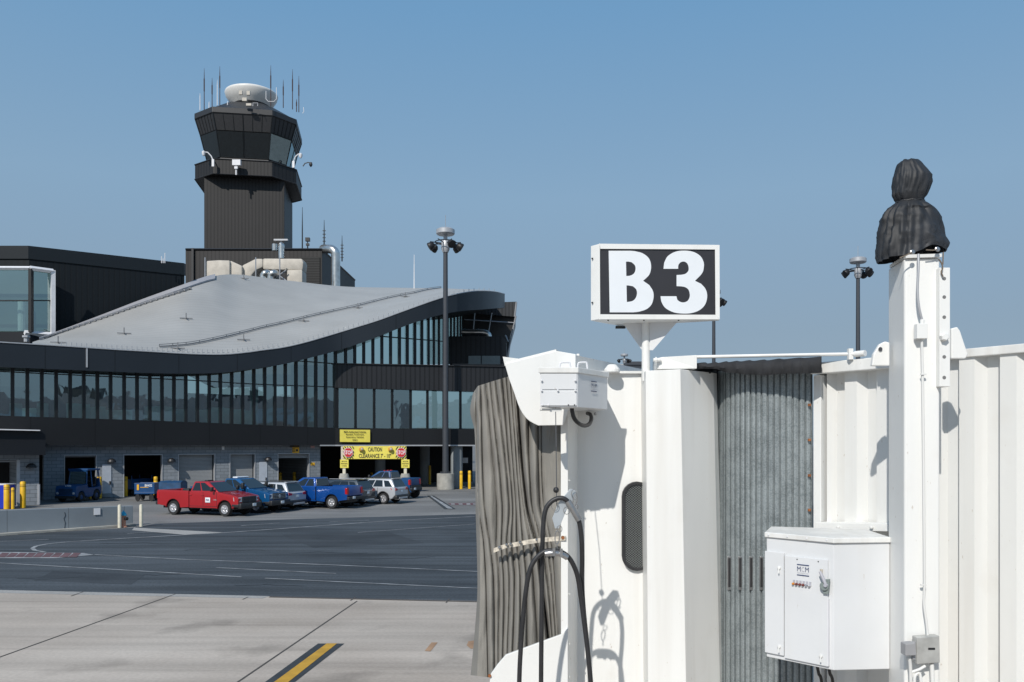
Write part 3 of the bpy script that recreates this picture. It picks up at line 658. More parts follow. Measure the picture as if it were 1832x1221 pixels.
# ---------------- rooftop penthouse ----------------
H = thing('rooftop_penthouse', W(450, 797, 120)-Vector((0, 0, 4)), 'dark ribbed plant room with a louvre at the foot of the control tower', 'building')
z1 = W(0, 446.5, 118).z; z0 = 14.0
def pz(px, Y, z): p = W(px, 700, Y); p.z = z; return p
F0, F1 = (332, 118), (576, 118.0); R1 = (635, 146)
m = MB(); m.hexa([pz(332, 118, z0), pz(576, 118, z0), pz(635, 140, z0), pz(380, 146, z0)], [pz(332, 118, z1), pz(576, 118, z1), pz(635, 140, z1), pz(380, 146, z1)])
m.build('cladding', ribbed('penthouse_cladding', (0.021, 0.019, 0.019), (1, 0, 0), 0.55, 0.25, 0.55, 0.55), H)
m = MB()
for a, b in (((332, 117.9), (576, 117.9)), ((576, 117.9), (635, 139.9))): m.tube([pz(*a, z1), pz(*b, z1)], 0.14, 4)
m.build('parapet_cap', M['towermetal'], H)
m = MB(); m.hexa([pz(540, 117.85, z0), pz(572, 117.85, z0), pz(572, 117.95, z0), pz(540, 117.95, z0)], [pz(540, 117.85, z1-1.1), pz(572, 117.85, z1-1.1), pz(572, 117.95, z1-1.1), pz(540, 117.95, z1-1.1)]); m.build('louvre', M['louver'], H)
m = MB(); m.box(pz(345, 117.8, z1-2.5), (0.3, 0.3, 5.2)); m.build('corner_flashing', M['towermetal'], H)
# insulated white ducts in front of it
DU = thing('insulated_duct', W(450, 500, 110), 'bulky cream insulated duct run crossing the roof below the control tower', 'duct')
def dp(pts, Y, th, name='duct_section'):
    m = MB(); m.prism([W(x, y, Y) for x, y in pts], (0, th, 0)); return m.build(name, M['ductwrap'], DU, smooth=40, bevel=0.18)
dp([(367.5, 467), (390, 465.5), (411, 466), (411, 505), (367.5, 505)], 109, 2.5)
dp([(411, 466), (433, 476), (433, 505), (411, 505)], 109.4, 2.2)
dp([(433, 475), (457, 463), (470, 463), (470, 478), (457, 484), (450, 493), (450, 505), (433, 505)], 110, 2.4)
dp([(470, 462.5), (540, 463), (543, 470), (541, 484), (470, 482)], 110.1, 2.2)
dp([(513, 483), (541, 483), (541, 512), (513, 512)], 110.0, 2.3)
for x in (366.8, 457.5, 500.5): m = MB(); m.tube([W(x, 461, 108.8), W(x, 505, 108.8)], .08, 4); m.build('support_post', M['trim'], DU)
m = MB(); m.tube([W(486, 484, 109.5), (W(512, 503, 109.5))], .1, 4); m.tube([W(512, 484, 109.5), (W(486, 503, 109.5))], .1, 4); m.build('support_brace', M['trim'], DU)
m = MB()
for x in (475, 488): m.tube(catmull([W(x-4, 505, 109), W(x-4, 494, 109), W(x+1, 489, 109), W(x+7, 491, 109.6), W(x+9, 505, 110.5)], 5), .45, 10)
m.build('bent_pipe', M['duct'], DU, smooth=50)
def pipe(path, r, label, nm='vent_pipe'):
    m = MB(); m.tube(catmull(path, 6), r, 12); return tag(m.build(nm, M['duct'], smooth=50), label, 'pipe')
pipe([W(491.5, 449, 116), W(491.5, 441, 116), W(491.5, 437, 116)], .36, 'short silver vent pipe with rounded cap, left of the pair below the tower')
pipe([W(503.5, 463, 115), W(503.5, 446, 115), W(503.5, 440, 115), W(501, 437, 115)], .42, 'taller silver vent pipe, right of the pair below the tower')
m = MB(); m.box(W(503, 430, 115), (1.9, .5, .22)); m.tube([W(503, 438, 115), W(503, 430, 115)], .1, 5); tag(m.build('cable_tray', M['trim']), 'small pale horizontal bracket above the two silver vent pipes', 'bracket')
pipe([W(578, 446, 119), W(585, 446, 118), W(593, 446.5, 117.4), W(599, 451, 117.2), W(600.5, 460, 117.2), W(600.5, 490, 117.2), W(600.5, 520, 117.2)], .62, 'large silver duct bending down over the right corner of the plant room', 'vent_duct')
# antennas beside the tower
for px, yt, yb, Y, lb in ((541, 371, 447, 125, 'thin bare mast right beside the tower shaft'), (580, 394, 446, 122, 'banded thin mast above the bend of the silver duct'), (612, 422, 468, 130, 'short banded mast at the right of the plant room roof'), (550.5, 426, 447, 120, 'stubby camera post on the plant room roof'), (741, 456, 520, 104, 'tall thin white whip aerial behind the curved roof ridge')):
    m = MB(); m.tube([W(px, yb, Y), W(px, lerp(yb, yt, .5), Y), W(px, yt, Y)], [.11 if px != 741 else .07, .09 if px != 741 else .06, .03], 5)
    if px in (580, 612):
        for k in range(5): p = W(px, lerp(yb, yt, .15+.12*k), Y); m.box(p, (.45, .1, .1)); 
    if px == 550.5: m.box(W(px, 429, Y), (.6, .5, .5)); m.box(W(px, 438, Y), (.45, .3, .3))
    tag(m.build('aerial_mast', M['whitetrim'] if px == 741 else M['towermetal']), lb, 'antenna')
# ---------------- control tower ----------------
S = 0.0877; SZ = 130/FPX; al = math.radians(-8.8); ca, sa = math.cos(al), math.sin(al)
TC = Vector(((448-CX)/FPX*137.7, 137.7, 0))
TW = thing('control_tower', TC, 'dark ribbed air traffic control tower topped by a white radome dish', 'control tower')
def tp_(lx, q, ypx): # local plan px -> world; ypx is the image row at depth 130
    return Vector((TC.x+(lx*ca+q*sa)*S, TC.y+(-lx*sa+q*ca)*S, EYE+(HZ-ypx)*SZ))
def octo(h, c, y): return [tp_(a, b, y) for a, b in ((-(h-c), -h), (h-c, -h), (h, -(h-c)), (h, h-c), (h-c, h), (-(h-c), h), (-h, h-c), (-h, -(h-c)))]
def sq(h, y): return [tp_(a, b, y) for a, b in ((-h, -h), (h, -h), (h, h), (-h, h))]
s0, s1 = sq(69, 520), sq(69, 300)
m = MB(); m.hexa(s0, s1); sh = m.build('shaft', M['ribtower'], TW)
m = MB(); 
q0 = [tp_(69.4, -68.6, 520), tp_(69.4, 68.6, 520), tp_(69.4, 68.6, 318), tp_(69.4, -68.6, 318)]; m.prism(q0, Vector((ca, -sa, 0))*-0.02); m.build('side_cladding', M['ribtower2'], TW)
m = MB(); m.hexa(octo(88.5, 38, 313.5), octo(88.5, 38, 287)); m.build('balcony', M['ribtower'], TW)
m = MB()
for y in (287, 313.5):
    o = octo(89, 38, y); m.tube(o, .09, 4, closed=True)
m.build('balcony_rail', M['towermetal'], TW)
m = MB(); m.hexa(octo(71, 29, 290), octo(69.5, 28, 277)); m.build('cab_base', M['towermetal'], TW)
L0, L1, L2 = (69, 27.5, 277), (79.5, 33, 232), (88, 37.5, 204)
m = MB(); m.hexa(octo(67, 27, 277), octo(*L1)); m.build('cab_core', mat('cab_dark_interior', (0.004, 0.005, 0.006), 0.7), TW)
m = MB(); m.hexa(octo(*L1), octo(*L2)); m.build('upper_panels', M['towermetal'], TW)
m = MB(); m.hexa(octo(89.5, 38, 204.5), octo(89.5, 38, 194)); m.hexa(octo(86, 37, 194), octo(46, 19, 166)); m.build('roof_cap', M['towermetal'], TW, bevel=.08)
lo, hi = octo(69.6, 27.7, 277), octo(80.1, 33.2, 232); hi2 = octo(88.3, 37.6, 204)
nsp = [2, 1, 2, 2, 1, 2, 1, 1]
for k in range(8):
    k2 = (k+1) % 8; n = nsp[k]
    for j in range(n):
        a, b = lerp(lo[k], lo[k2], (j+.03)/n), lerp(lo[k], lo[k2], (j+.97)/n); c, d = lerp(hi[k], hi[k2], (j+.97)/n), lerp(hi[k], hi[k2], (j+.03)/n)
        m = MB(); m.poly([a, b, c, d]); m.build('window', M['towerglasslit'] if k in (1, 2) else M['towerglass'], TW)
m = MB()
for k in range(8):
    k2 = (k+1) % 8; m.tube([lo[k], hi[k], hi2[k]], .09, 5); m.tube([hi[k], hi[k2]], .1, 4); m.tube([lo[k], lo[k2]], .1, 4)
    if nsp[k] == 2: m.tube([(lo[k]+lo[k2])/2, (hi[k]+hi[k2])/2, (hi2[k]+hi2[k2])/2], .07, 4)
    for j in range(1, 6): m.tube([lerp(hi[k], hi[k2], j/6), lerp(hi2[k], hi2[k2], j/6)], .035, 4)
m.build('window_frames', M['mullion'], TW)
rc = Vector(((450-CX)/FPX*137.7, 137.7, 0)); zz = lambda y: EYE+(HZ-y)*134.2/FPX
m = MB(); m.lathe((rc.x, rc.y, 0), [(30*S, zz(182)), (33*S, zz(177)), (40*S, zz(170)), (46*S, zz(161)), (47.2*S, zz(157)), (48*S, zz(154.5)), (47*S, zz(152.5)), (41*S, 61.9), (30*S, 62.25), (14*S, 62.45), (.1, 62.5)], 48); m.build('radome', M['radome'], TW, smooth=60)
m = MB(); m.lathe((rc.x, rc.y, 0), [(33.6*S, zz(178.5)), (34.2*S, zz(176.5)), (33.6*S, zz(175.5))], 40); m.build('radome_collar', M['towermetal'], TW, smooth=40)
m = MB(); m.lathe((rc.x, rc.y, 0), [(44*S, zz(185)), (33*S, zz(177.6))], 8); m.build('radome_plinth', M['mullion'], TW)
AN = [(132, 275, 65, 0), (173, 262, 115, 0), (200, 250, 125, 1), (213, 250, 55, 0), (110, 275, 195, 1), (478, 255, 50, 0), (543, 262, 125, 0), (591, 270, 70, 0), (624, 285, 105, 0), (157, 270, 238, 1), (612, 283, 225, 0), (253, 248, 236, 1)]
for i, (zx, yb, yt, wh) in enumerate(AN):
    px = 320+zx/2.906; y0 = 100+yb/2.906+3; y1 = 100+yt/2.906; Y = 131 if 190 < zx < 480 else 133
    m = MB(); m.tube([W(px, y0, Y), W(px, lerp(y0, y1, .8), Y), W(px, y1, Y)], [.075, .06, .02], 5)
    if not wh: m.tube([W(px, lerp(y0, y1, .45), Y), W(px, lerp(y0, y1, .75), Y)], .10, 5)
    m.build('antenna', M['whitetrim'] if wh else mat('antenna_brown', (.06, .035, .03), .6) if i == 0 else (M['whitetrim'] if wh else D.materials['antenna_brown']), TW)
m = MB(); z = lambda a, b, Y=129: W(320+a/2.906, 100+b/2.906, Y)
for a in ([(453, 183), (453, 225), (465, 238), (495, 238), (507, 225), (507, 165)], [(643, 300), (650, 290), (648, 268)], [(385, 262), (385, 246), (410, 246), (410, 262)]): m = MB(); m.tube([z(*q) for q in a], .045, 5); m.build('antenna_bracket', M['whitetrim'], TW)
for a, b, d_ in ((322, 193, (.5, .3, .6)), (362, 195, (.5, .3, .6)), (342, 228, (.7, .3, .5)), (365, 256, (.8, .4, .35))): m = MB(); m.box(z(a, b), d_); m.build('roof_equipment', M['ductwrap'], TW)
m = MB(); m.tube([z(178, 565, 128.5), z(178, 545, 128.5), z(168, 522, 128.5), z(150, 503, 128.5), z(130, 501, 128.5)], .09, 6); m.lathe(z(129, 520, 128.5), [(.16, 0), (.28, .3), (.28, .6), (.1, .75)], 10); m.box(z(178, 558, 128.4), (.35, .25, 1.1)); m.build('camera_arm', M['whitetrim'], TW, smooth=40)
m = MB(); m.tube([z(596, 575, 129), z(596, 550, 129), z(606, 525, 129), z(622, 512, 129), z(634, 511, 129)], .09, 6); m.lathe(z(633, 532, 129), [(.16, 0), (.28, .3), (.28, .6), (.1, .75)], 10); m.box(z(596, 566, 129), (.35, .25, 1.0)); m.build('camera_arm', M['whitetrim'], TW, smooth=40)
m = MB(); m.tube([z(645, 575, 134), z(655, 560, 134), z(672, 555, 134), z(686, 558, 134)], .09, 5); m.lathe(z(686, 578, 134), [(.1, 0), (.28, .3), (.2, .7)], 10); m.build('camera_arm', M['towermetal'], TW)
m = MB(); m.box(z(301, 557, 128.8), (1.25, .5, .85)); m.tube([z(298, 570, 128.8), z(298, 620, 128.8)], .12, 6); m.box(z(298, 583, 128.7), (.5, .3, .35)); m.build('equipment_box', M['whitetrim'], TW)

# ---------------- building behind the right end of the curved roof ----------------
RB = thing('rear_wing', W(860, 797, 92)-Vector((0, 0, 4)), 'dark slanted wing with sloped side seen behind the curved roof tip', 'building')
def pr(pts, Y, th, name, mt, bev=0):
    m = MB(); m.prism([W(x, y, Y) for x, y in pts], (0, th, 0)); return m.build(name, mt, RB, bevel=bev)
pr([(836, 543), (924, 540), (921, 567), (836, 560)], 97, 3, 'upper_fascia', ribbed('wing_cladding', (0.03, 0.032, 0.036), (1, 0, 0), 0.4, 0.3, 0.45, .5))
pr([(826, 556), (923, 564), (913, 600), (908, 640), (826, 640)], 98, 10, 'recessed_wall', mat('wing_recess', (0.020, 0.019, 0.019), .35, var=.7, scale=.35))
m = MB()
for a, b in (((924, 541), (921, 567)), ((923, 566), (907, 640)), ((904, 600), (909, 612)), ((830, 572), (922, 578)), ((850, 556), (846, 600)), ((880, 560), (873, 600))): m.tube([W(*a, 96.7), W(*b, 96.7)], .1 if a[0] > 900 else .06, 4)
m.build('edge_trim', M['trim'], RB)
pr([(803, 602), (898, 602), (898, 651), (803, 651)], 90, 6, 'lower_block', M['ribdark'])
pr([(898, 602), (906, 610), (906, 651), (898, 651)], 90.3, 5, 'lower_block_side', M['towermetal'])
pr([(838, 637), (860, 637), (860, 652), (838, 652)], 89.9, .05, 'window', M['lampwhite'] if 0 else mat('pale_blind', (0.20, 0.23, 0.23), .4)); pr([(862, 637), (895, 637), (895, 652), (862, 652)], 89.9, .05, 'window', D.materials['pale_blind'])
m = MB(); m.tube(catmull([W(826, 594.5, 91.5), W(855, 595, 91.5), W(866, 595.5, 91.5), W(873, 598.5, 91.5), W(875, 604, 91.5)], 6), .33, 12); m.tube([W(855, 595, 91.5), W(857, 595, 91.5)], .4, 12); tag(m.build('vent_duct', M['duct'], smooth=50), 'horizontal silver duct elbow sticking out under the curved roof tip', 'pipe')

# ---------------- light masts ----------------
def mast(px, ytop, Y, label, base=None, r=0.22):
    g = W(px, 797, Y); t = thing('light_mast', (g.x, g.y, 0), label, 'light mast', 'tall apron light masts')
    zt = EYE+(HZ-ytop)/FPX*Y; b = Vector((g.x, g.y, 0))
    m = MB(); m.tube([b, b+Vector((0, 0, zt-1.6))], [r*1.25, r*0.85], 10); m.build('pole', M['mastgrey'], t, smooth=40)
    m = MB(); m.lathe(b, [(.25, zt-2.2), (.38, zt-1.9), (.38, zt-1.2), (.3, zt-1.1)], 12); m.build('hub', M['trim'], t, smooth=40)
    m = MB(); m.lathe(b, [(.25, zt-.62), (.76, zt-.58), (.84, zt-.50), (.84, zt-.14), (.6, zt), (.05, zt+.05)], 16); m.tube([b+Vector((0, 0, zt-1.2)), b+Vector((0, 0, zt-.6))], .2, 6); m.tube([b+Vector((0, 0, zt)), b+Vector((0, 0, zt+1.2))], .025, 4); m.build('cap', M['trim'], t, smooth=40)
    m = MB(); ring = [b+Vector((math.cos(k*PI/8)*.95, math.sin(k*PI/8)*.95, zt-1.25)) for k in range(16)]; m.tube(ring, .05, 4, closed=True)
    angs = (0.1, 0.75, 1.9, 2.55, 3.3, 4.3, 5.2)
    for a in angs: m.tube([b+Vector((math.cos(a)*.3, math.sin(a)*.3, zt-1.35)), b+Vector((math.cos(a)*1.4, math.sin(a)*1.4, zt-1.25))], .05, 4)
    m.build('lamp_ring', M['mastgrey'], t)
    for a in (0.1, 3.3, 2.55, 5.2, 0.75):
        dr = Vector((math.cos(a), math.sin(a), 0)); c = b+dr*1.32+Vector((0, 0, zt-1.65)); ax = (dr*.8+Vector((0, 0, -.5))).normalized()
        m = MB(); m.lathe(c-ax*.25, [(.15, -.1), (.32, .08), (.39, .38), (.36, .46), (.3, .47)], 12, ax); m.build('lamp', M['black'], t, smooth=40)
    if base:
        m = MB(); m.lathe(b, [(.78, 0), (.78, 1.42), (.70, 1.45)], 20); m.build('concrete_base', M['conclight'], t, smooth=30)
        m = MB()
        for k in range(8): a = k*PI/4; m.tube([b+Vector((math.cos(a)*.42, math.sin(a)*.42, 1.42)), b+Vector((math.cos(a)*.42, math.sin(a)*.42, 1.62))], .05, 5)
        m.lathe(b, [(.5, 1.45), (.5, 1.52)], 12); m.build('base_bolts', M['mastgrey'], t)
    return t
mast(797, 409, 76, 'nearest dark light mast, standing in front of the terminal on a round concrete base', True, .24)
mast(1535, 461, 87.8, 'light mast rising behind the white bridge tunnel, left of the cloth capped column')
mast(1277, 518, 104, 'light mast mostly hidden behind the B3 gate sign')
mast(1117, 633, 187, 'farthest tiny light mast peeking over the white bridge roof')
RH = thing('distant_hangar', W(1130, 655, 230), 'sliver of a distant pale hangar roof behind the farthest light mast', 'building')
m = MB(); m.prism([W(1100, 652, 230), W(1150, 652, 230), W(1150, 700, 230), W(1100, 700, 230)], (0, 30, 0)); m.build('roof_block', M['trim'], RH)
m = MB(); m.box(W(1135, 651, 229), (5, 3, .9)); m.build('roof_unit', M['mastgrey'], RH)

# ---------------- signs of the underpass ----------------
YS = 71.0
def sgn_plate(x0, y0, x1, y1, Y, mt, par, name='panel', th=0.08):
    m = MB(); m.prism([W(x0, y0, Y), W(x1, y0, Y), W(x1, y1, Y), W(x0, y1, Y)], (0, th, 0)); return m.build(name, mt, par)
Rx, Uz = Vector((1, 0, 0)), Vector((0, 0, 1))
Sg = thing('vehicle_notice', W(635, 791, 74), 'large yellow notice for authorized vehicles on the black band above the underpass', 'sign')
def Yn(x): return Yf(x)-1.15
m = MB(); m.prism([W(608, 769, Yn(608)), W(662, 769.5, Yn(662)), W(662, 791.5, Yn(662)), W(608, 791, Yn(608))], (0, .06, 0)); m.build('panel', M['signyel'], Sg)
for i, (tx, w) in enumerate((('MAA Authorized Vehicles', 39), ('Baggage Tugs/Carts', 32), ('Emergency Vehicles', 31), ('ONLY', 9))):
    Y = Yn(635)-.05; text('lettering', tx, W(635, 773+i*4.8, Y), FD*.0+Vector((W(662, 0, Yn(662)).x-W(608, 0, Yn(608)).x, Yn(662)-Yn(608), 0)), Uz, w/FPX*Y, M['black'], Sg, height=2.9/FPX*Y if i else 3.0/FPX*Y, bold=.02, extrude=.02)
CB = thing('clearance_barrier', W(668, 870, YS)-Vector((0, 0, 0)), 'yellow caution clearance banner on two posts with STOP signs at both ends', 'sign')
OFF[CB.name] = Vector(CB.location)
sgn_plate(614, 798.5, 727, 821.5, YS, M['signyel'], CB, 'banner')
sgn_plate(610, 799, 614, 838, YS+.1, M['rustpaint'], CB, 'end_frame')
text('lettering', 'CAUTION', W(671, 804.5, YS), Rx, Uz, 25/FPX*YS, M['black'], CB, height=7.8/FPX*YS, bold=.025, extrude=.012)
text('lettering', "CLEARANCE 7' - 10\"", W(671, 816, YS), Rx, Uz, 58/FPX*YS, M['black'], CB, height=7.8/FPX*YS, bold=.022, extrude=.012)
for cx, s in ((623, 1), (717.5, -1)):
    m = MB()
    for k in range(-4, 5):
        x = cx+k*4.6; pl_ = [(x-s*3.5+s*-4, 799.2), (x-s*3.5+s*-4+2.2, 799.2), (x+s*7.5+2.2, 821), (x+s*7.5, 821)]
        # clip to a box
        lo_, hi_ = cx-9.5, cx+10.5
        q = []
        for i in range(4):
            a = Vector(pl_[i]); b = Vector(pl_[(i+1) % 4]); q.append(a)
        def clip(P, ax, lim, sgn):
            out = []
            for i in range(len(P)):
                a, b = P[i], P[(i+1) % len(P)]; ia = sgn*(a[ax]-lim) <= 0; ib = sgn*(b[ax]-lim) <= 0
                if ia: out.append(a)
                if ia != ib: t = (lim-a[ax])/(b[ax]-a[ax]); out.append(a+(b-a)*t)
            return out
        q = clip(q, 0, lo_, -1); q = clip(q, 0, hi_, 1) if q else q
        if len(q) > 2: m.poly([W(v.x, v.y, YS-.012) for v in q])
    m.build('hazard_stripes', M['black'], CB, recalc=False)
    def octa(r, Y): return [W(cx+math.cos(PI/8+k*PI/4)*r, 810+math.sin(PI/8+k*PI/4)*r, Y) for k in range(8)]
    m = MB(); m.prism(octa(9.2, YS-.10), (0, .04, 0)); oc = m.build('stop_sign', M['lampwhite'], CB)
    m = MB(); m.prism(octa(8.5, YS-.115), (0, .012, 0)); m.build('stop_face', M['red'], oc)
    text('stop_lettering', 'STOP', W(cx, 810, YS-.115), Rx, Uz, 14.5/FPX*YS, M['lampwhite'], oc, height=7.2/FPX*YS, bold=.012, extrude=.012)
for cx in (646.5, 698.5):
    m = MB(); m.box(W(cx-1.5, 804, YS-.12), (.24, .2, .30)); m.lathe(W(cx, 803.7, YS-.2), [(.12, 0), (.17, .06), (.17, .16)], 12, Vector((.5, -1, 0))); m.build('signal_housing', mat('signal_orange', (.66, .36, .05), .5), CB, bevel=.03)
    m = MB(); m.lathe(W(cx+1.0, 803.7, YS-.36), [(.10, 0), (.11, .03), (.06, .05)], 12, Vector((.5, -1, 0))); m.build('signal_lens', M['rustpaint'], CB)
for cx, sgx in ((615.5, (608.5, 623.5)), (725, (718, 732.5))):
    px = cx
    m = MB(); m.prism([W(px-2.5, 821, YS), W(px+2.5, 821, YS), W(px+2.5, 850, YS), W(px-2.5, 850, YS)], (0, .2, 0)); m.build('post', M['offwhite'], CB)
    pb_ = W(px, 797, YS+.1); m = MB(); m.lathe((pb_.x, pb_.y, 0), [(.42, 0), (.42, 1.35), (.34, 1.6)], 18); m.build('post_base', M['conclight'], CB, smooth=30)
    sgn_plate(sgx[0], 822.5, sgx[1], 837.5, YS-.06, M['signyel'], CB, 'notice_panel', .03)
    for i, tx in enumerate(('WATCH FOR', 'PEDESTRIANS', 'IN TUNNEL')): text('notice_lettering', tx, W(sum(sgx)/2, 826+i*4, YS-.06), Rx, Uz, (10, 11.5, 9)[i]/FPX*YS, M['black'], CB, height=2.3/FPX*YS, bold=.02, extrude=.01)
Am = thing('warning_notice', W(527, 811, Yf(527)-.1), 'amber warning notice with a black header above the rightmost garage opening', 'sign')
m = MB(); m.prism([W(519.5, 801, Yf(527)-.12), W(535, 801, Yf(527)-.12), W(535, 811, Yf(527)-.12), W(519.5, 811, Yf(527)-.12)], (0, .05, 0)); m.build('panel', M['signamber'], Am)
m = MB(); m.prism([W(519.5, 797, Yf(527)-1.0), W(535, 797, Yf(527)-1.0), W(535, 801, Yf(527)-.12), W(519.5, 801, Yf(527)-.12)], (0, .05, 0)); m.build('header', M['black'], Am)
m = MB()
for k in range(3): m.prism([W(521, 803+k*2.4, Yf(527)-.14), W(528, 803+k*2.4, Yf(527)-.14), W(528, 804+k*2.4, Yf(527)-.14), W(521, 804+k*2.4, Yf(527)-.14)], (0, .01, 0))
m.prism([W(529.5, 804, Yf(527)-.14), W(533, 804, Yf(527)-.14), W(533, 808, Yf(527)-.14), W(529.5, 808, Yf(527)-.14)], (0, .01, 0)); m.build('print', M['black'], Am)
# columns of the underpass
def column(px, Y, r, label, mt='conc'):
    g = W(px, 797, Y); m = MB(); m.lathe((g.x, g.y, 0), [(r, 0), (r, 4.25)], 24)
    return tag(m.build('round_column', M[mt], smooth=30), label, 'column', 'round columns of the underpass')
column(817, 78.5, .56, 'pale round concrete column right of the nearest light mast')
column(680, 82.5, .52, 'round concrete column seen under the clearance banner')
column(760, 86, .5, 'shaded round column deep in the underpass between the banner and the light mast')
m = MB(); m.box(W(826, 824, 80.5), (1.2, .1, .5)); tag(m.build('hanging_notice', M['trim']), 'small dim rectangular notice hanging right of the pale column', 'sign')
# low concrete barrier wall
LW = thing('barrier_wall', G(110, 948), 'low grey concrete barrier wall at the left edge of the road', 'wall')
a = G(-120, 966); b = G(238, 940.5); d = (b-a).normalized(); nn = Vector((-d.y, d.x, 0)); m = MB()
ta, tb = Vector((a.x, a.y, 1.15)), Vector((b.x, b.y, .98)); m.hexa([a, b, b+nn*.28, a+nn*.28], [ta, tb, tb+nn*.28, ta+nn*.28]); m.build('wall', ribbed('barrier_concrete', (0.22, 0.25, 0.275), d, 2.6, .01, .5, .85, bump=0, var=.2), LW, bevel=.02)
m = MB(); m.hexa([a-nn*.5, b-nn*.35, b+nn*.5, a+nn*.5], [p+Vector((0, 0, .09)) for p in (a-nn*.5, b-nn*.35, b+nn*.5, a+nn*.5)]); m.build('kerb', M['conclight'], LW)
p = G(172.5, 945); p.z = 0; m = MB(); q = a+d*((p-a).dot(d)); m.box(Vector((q.x, q.y, .80))-nn*.03, (.30, .02, .32), math.atan2(d.y, d.x)); m.build('notice', M['whitetrim'], LW)
m = MB(); q = a+d*(.62*(b-a).length)
cr = [q+Vector((0, 0, z_))-nn*.004+d*dx for z_, dx in ((.85, 0), (.7, .04), (.55, -.03), (.35, .03), (.1, .0))]
m.tube(cr, .012, 4); m.build('crack', M['black'], LW)
# bollards
def bollard(px, yb, h, r, mt, label, grp, Yo=None):
    g = G(px, yb); t = thing('bollard', g, label, 'bollard', grp, local=True)
    m = MB(); m.lathe((0, 0, 0), [(r, 0), (r, h-.03), (r*.8, h+.03), (.01, h+.05)], 14); m.build('post', M[mt], t, smooth=40)
    if mt == 'yellow':
        m = MB()
        for f_ in (.82, .88): m.lathe((0, 0, 0), [(r+.004, h*f_), (r+.012, h*f_+.015), (r+.004, h*f_+.03)], 14)
        m.build('band', M['signamber'] if 0 else mat('band_shadow', (.10, .06, .01), .6) if 'band_shadow' not in D.materials else D.materials['band_shadow'], t)
    return t
bollard(214, 944.5, 1.08, .085, 'offwhite', 'cream bollard just left of the fire hydrant', 'cream bollards by the fire hydrant')
bollard(252.5, 942.5, 1.05, .085, 'offwhite', 'cream bollard standing alone right of the fire hydrant', 'cream bollards by the fire hydrant')
YB = [(12, 911, 1.5, 'yellow bollard beside the bright blue container', .17), (23, 911, 1.3, 'slimmer yellow bollard in the annex garage mouth', .10), (41, 909, 1.65, 'yellow bollard at the right jamb of the annex garage', .17),
      (98.5, 894, 1.6, 'yellow bollard behind the parked baggage tractor, at its left', .15), (161, 893, 1.5, 'yellow bollard at the right jamb behind the baggage tractor', .1), (178, 892, 1.6, 'yellow bollard left of the first pale service door', .16), (224.5, 888, 1.5, 'yellow bollard right of the first pale service door', .16),
      (278.5, 888, 1.5, 'yellow bollard at the right jamb of the opening with the blue cart', .15), (297, 885.5, 1.5, 'yellow bollard above the left end of the blue tarpaulin', .15), (323.5, 884, 1.5, 'yellow bollard left of the wide closed shutter', .15), (390, 880, 1.5, 'yellow bollard right of the wide closed shutter', .15),
      (414, 879, 1.45, 'yellow bollard at the left of the narrow closed shutter, above the blue truck', .15), (433, 879, 1.4, 'yellow bollard in the middle of the narrow closed shutter', .15), (461, 878, 1.55, 'yellow bollard left of the second pale service door', .15), (501, 876, 1.5, 'yellow bollard at the left jamb of the rightmost garage opening', .15),
      (526.5, 875, 1.5, 'yellow bollard inside the rightmost garage opening', .14), (545, 874, 1.5, 'yellow bollard at the right jamb of the rightmost garage opening', .14), (560, 873.5, 1.5, 'yellow bollard at the corner where the block wall ends', .14),
      (825, 875.3, 1.62, 'yellow bollard right of the light mast base, left one of the pair', .14), (840, 874.8, 1.62, 'yellow bollard right of the light mast base, right one of the pair', .14), (665, 868, 1.2, 'dim yellow bollard under the clearance banner', .14),
      (763, 866, 1.9, 'dim yellow bollard deep in the underpass, left of the light mast', .12), (769, 867, 1.9, 'second dim yellow bollard deep in the underpass, nearer the mast', .12)]
for px, yb, h, lb, r in YB: bollard(px, yb, h, r, 'yellow', lb, 'yellow bollards along the terminal')
# fire hydrant
g = G(221, 943.5); HY = thing('fire_hydrant', g, 'salmon fire hydrant with a bright blue cap between two cream bollards', 'fire hydrant', local=True)
m = MB(); m.lathe((0, 0, 0), [(.17, 0), (.17, .05), (.11, .07), (.105, .5), (.13, .52), (.13, .56)], 16); m.build('barrel', M['salmon'], HY, smooth=35)
m = MB(); m.lathe((0, 0, 0), [(.15, .57), (.15, .61), (.125, .66), (.08, .73), (.035, .76), (.035, .81), (.01, .815)], 16); m.build('bonnet', M['cyanpaint'], HY, smooth=35)
m = MB(); m.lathe((0.08, -.02, .42), [(.07, 0), (.07, .08), (.085, .09), (.085, .15), (.03, .17)], 12, Vector((1, -.5, 0))); m.lathe((-.08, 0, .42), [(.055, 0), (.055, .07), (.065, .12)], 10, Vector((-1, -.2, 0))); m.build('outlet', M['rubber'], HY, smooth=35)
# bright blue container at the far left
BC = thing('blue_container', G(0, 911), 'bright blue plastic container cut by the left photo edge beside yellow bollards', 'container')
g = G(2, 911); m = MB(); m.box((g.x-.45, g.y+.6, .75), (1.4, 1.0, 1.5)); m.build('body', M['bluebin'], BC, bevel=.04); m = MB(); m.box((g.x-.45, g.y+.6, 1.53), (1.45, 1.05, .06)); m.build('lid', M['whitetrim'], BC)
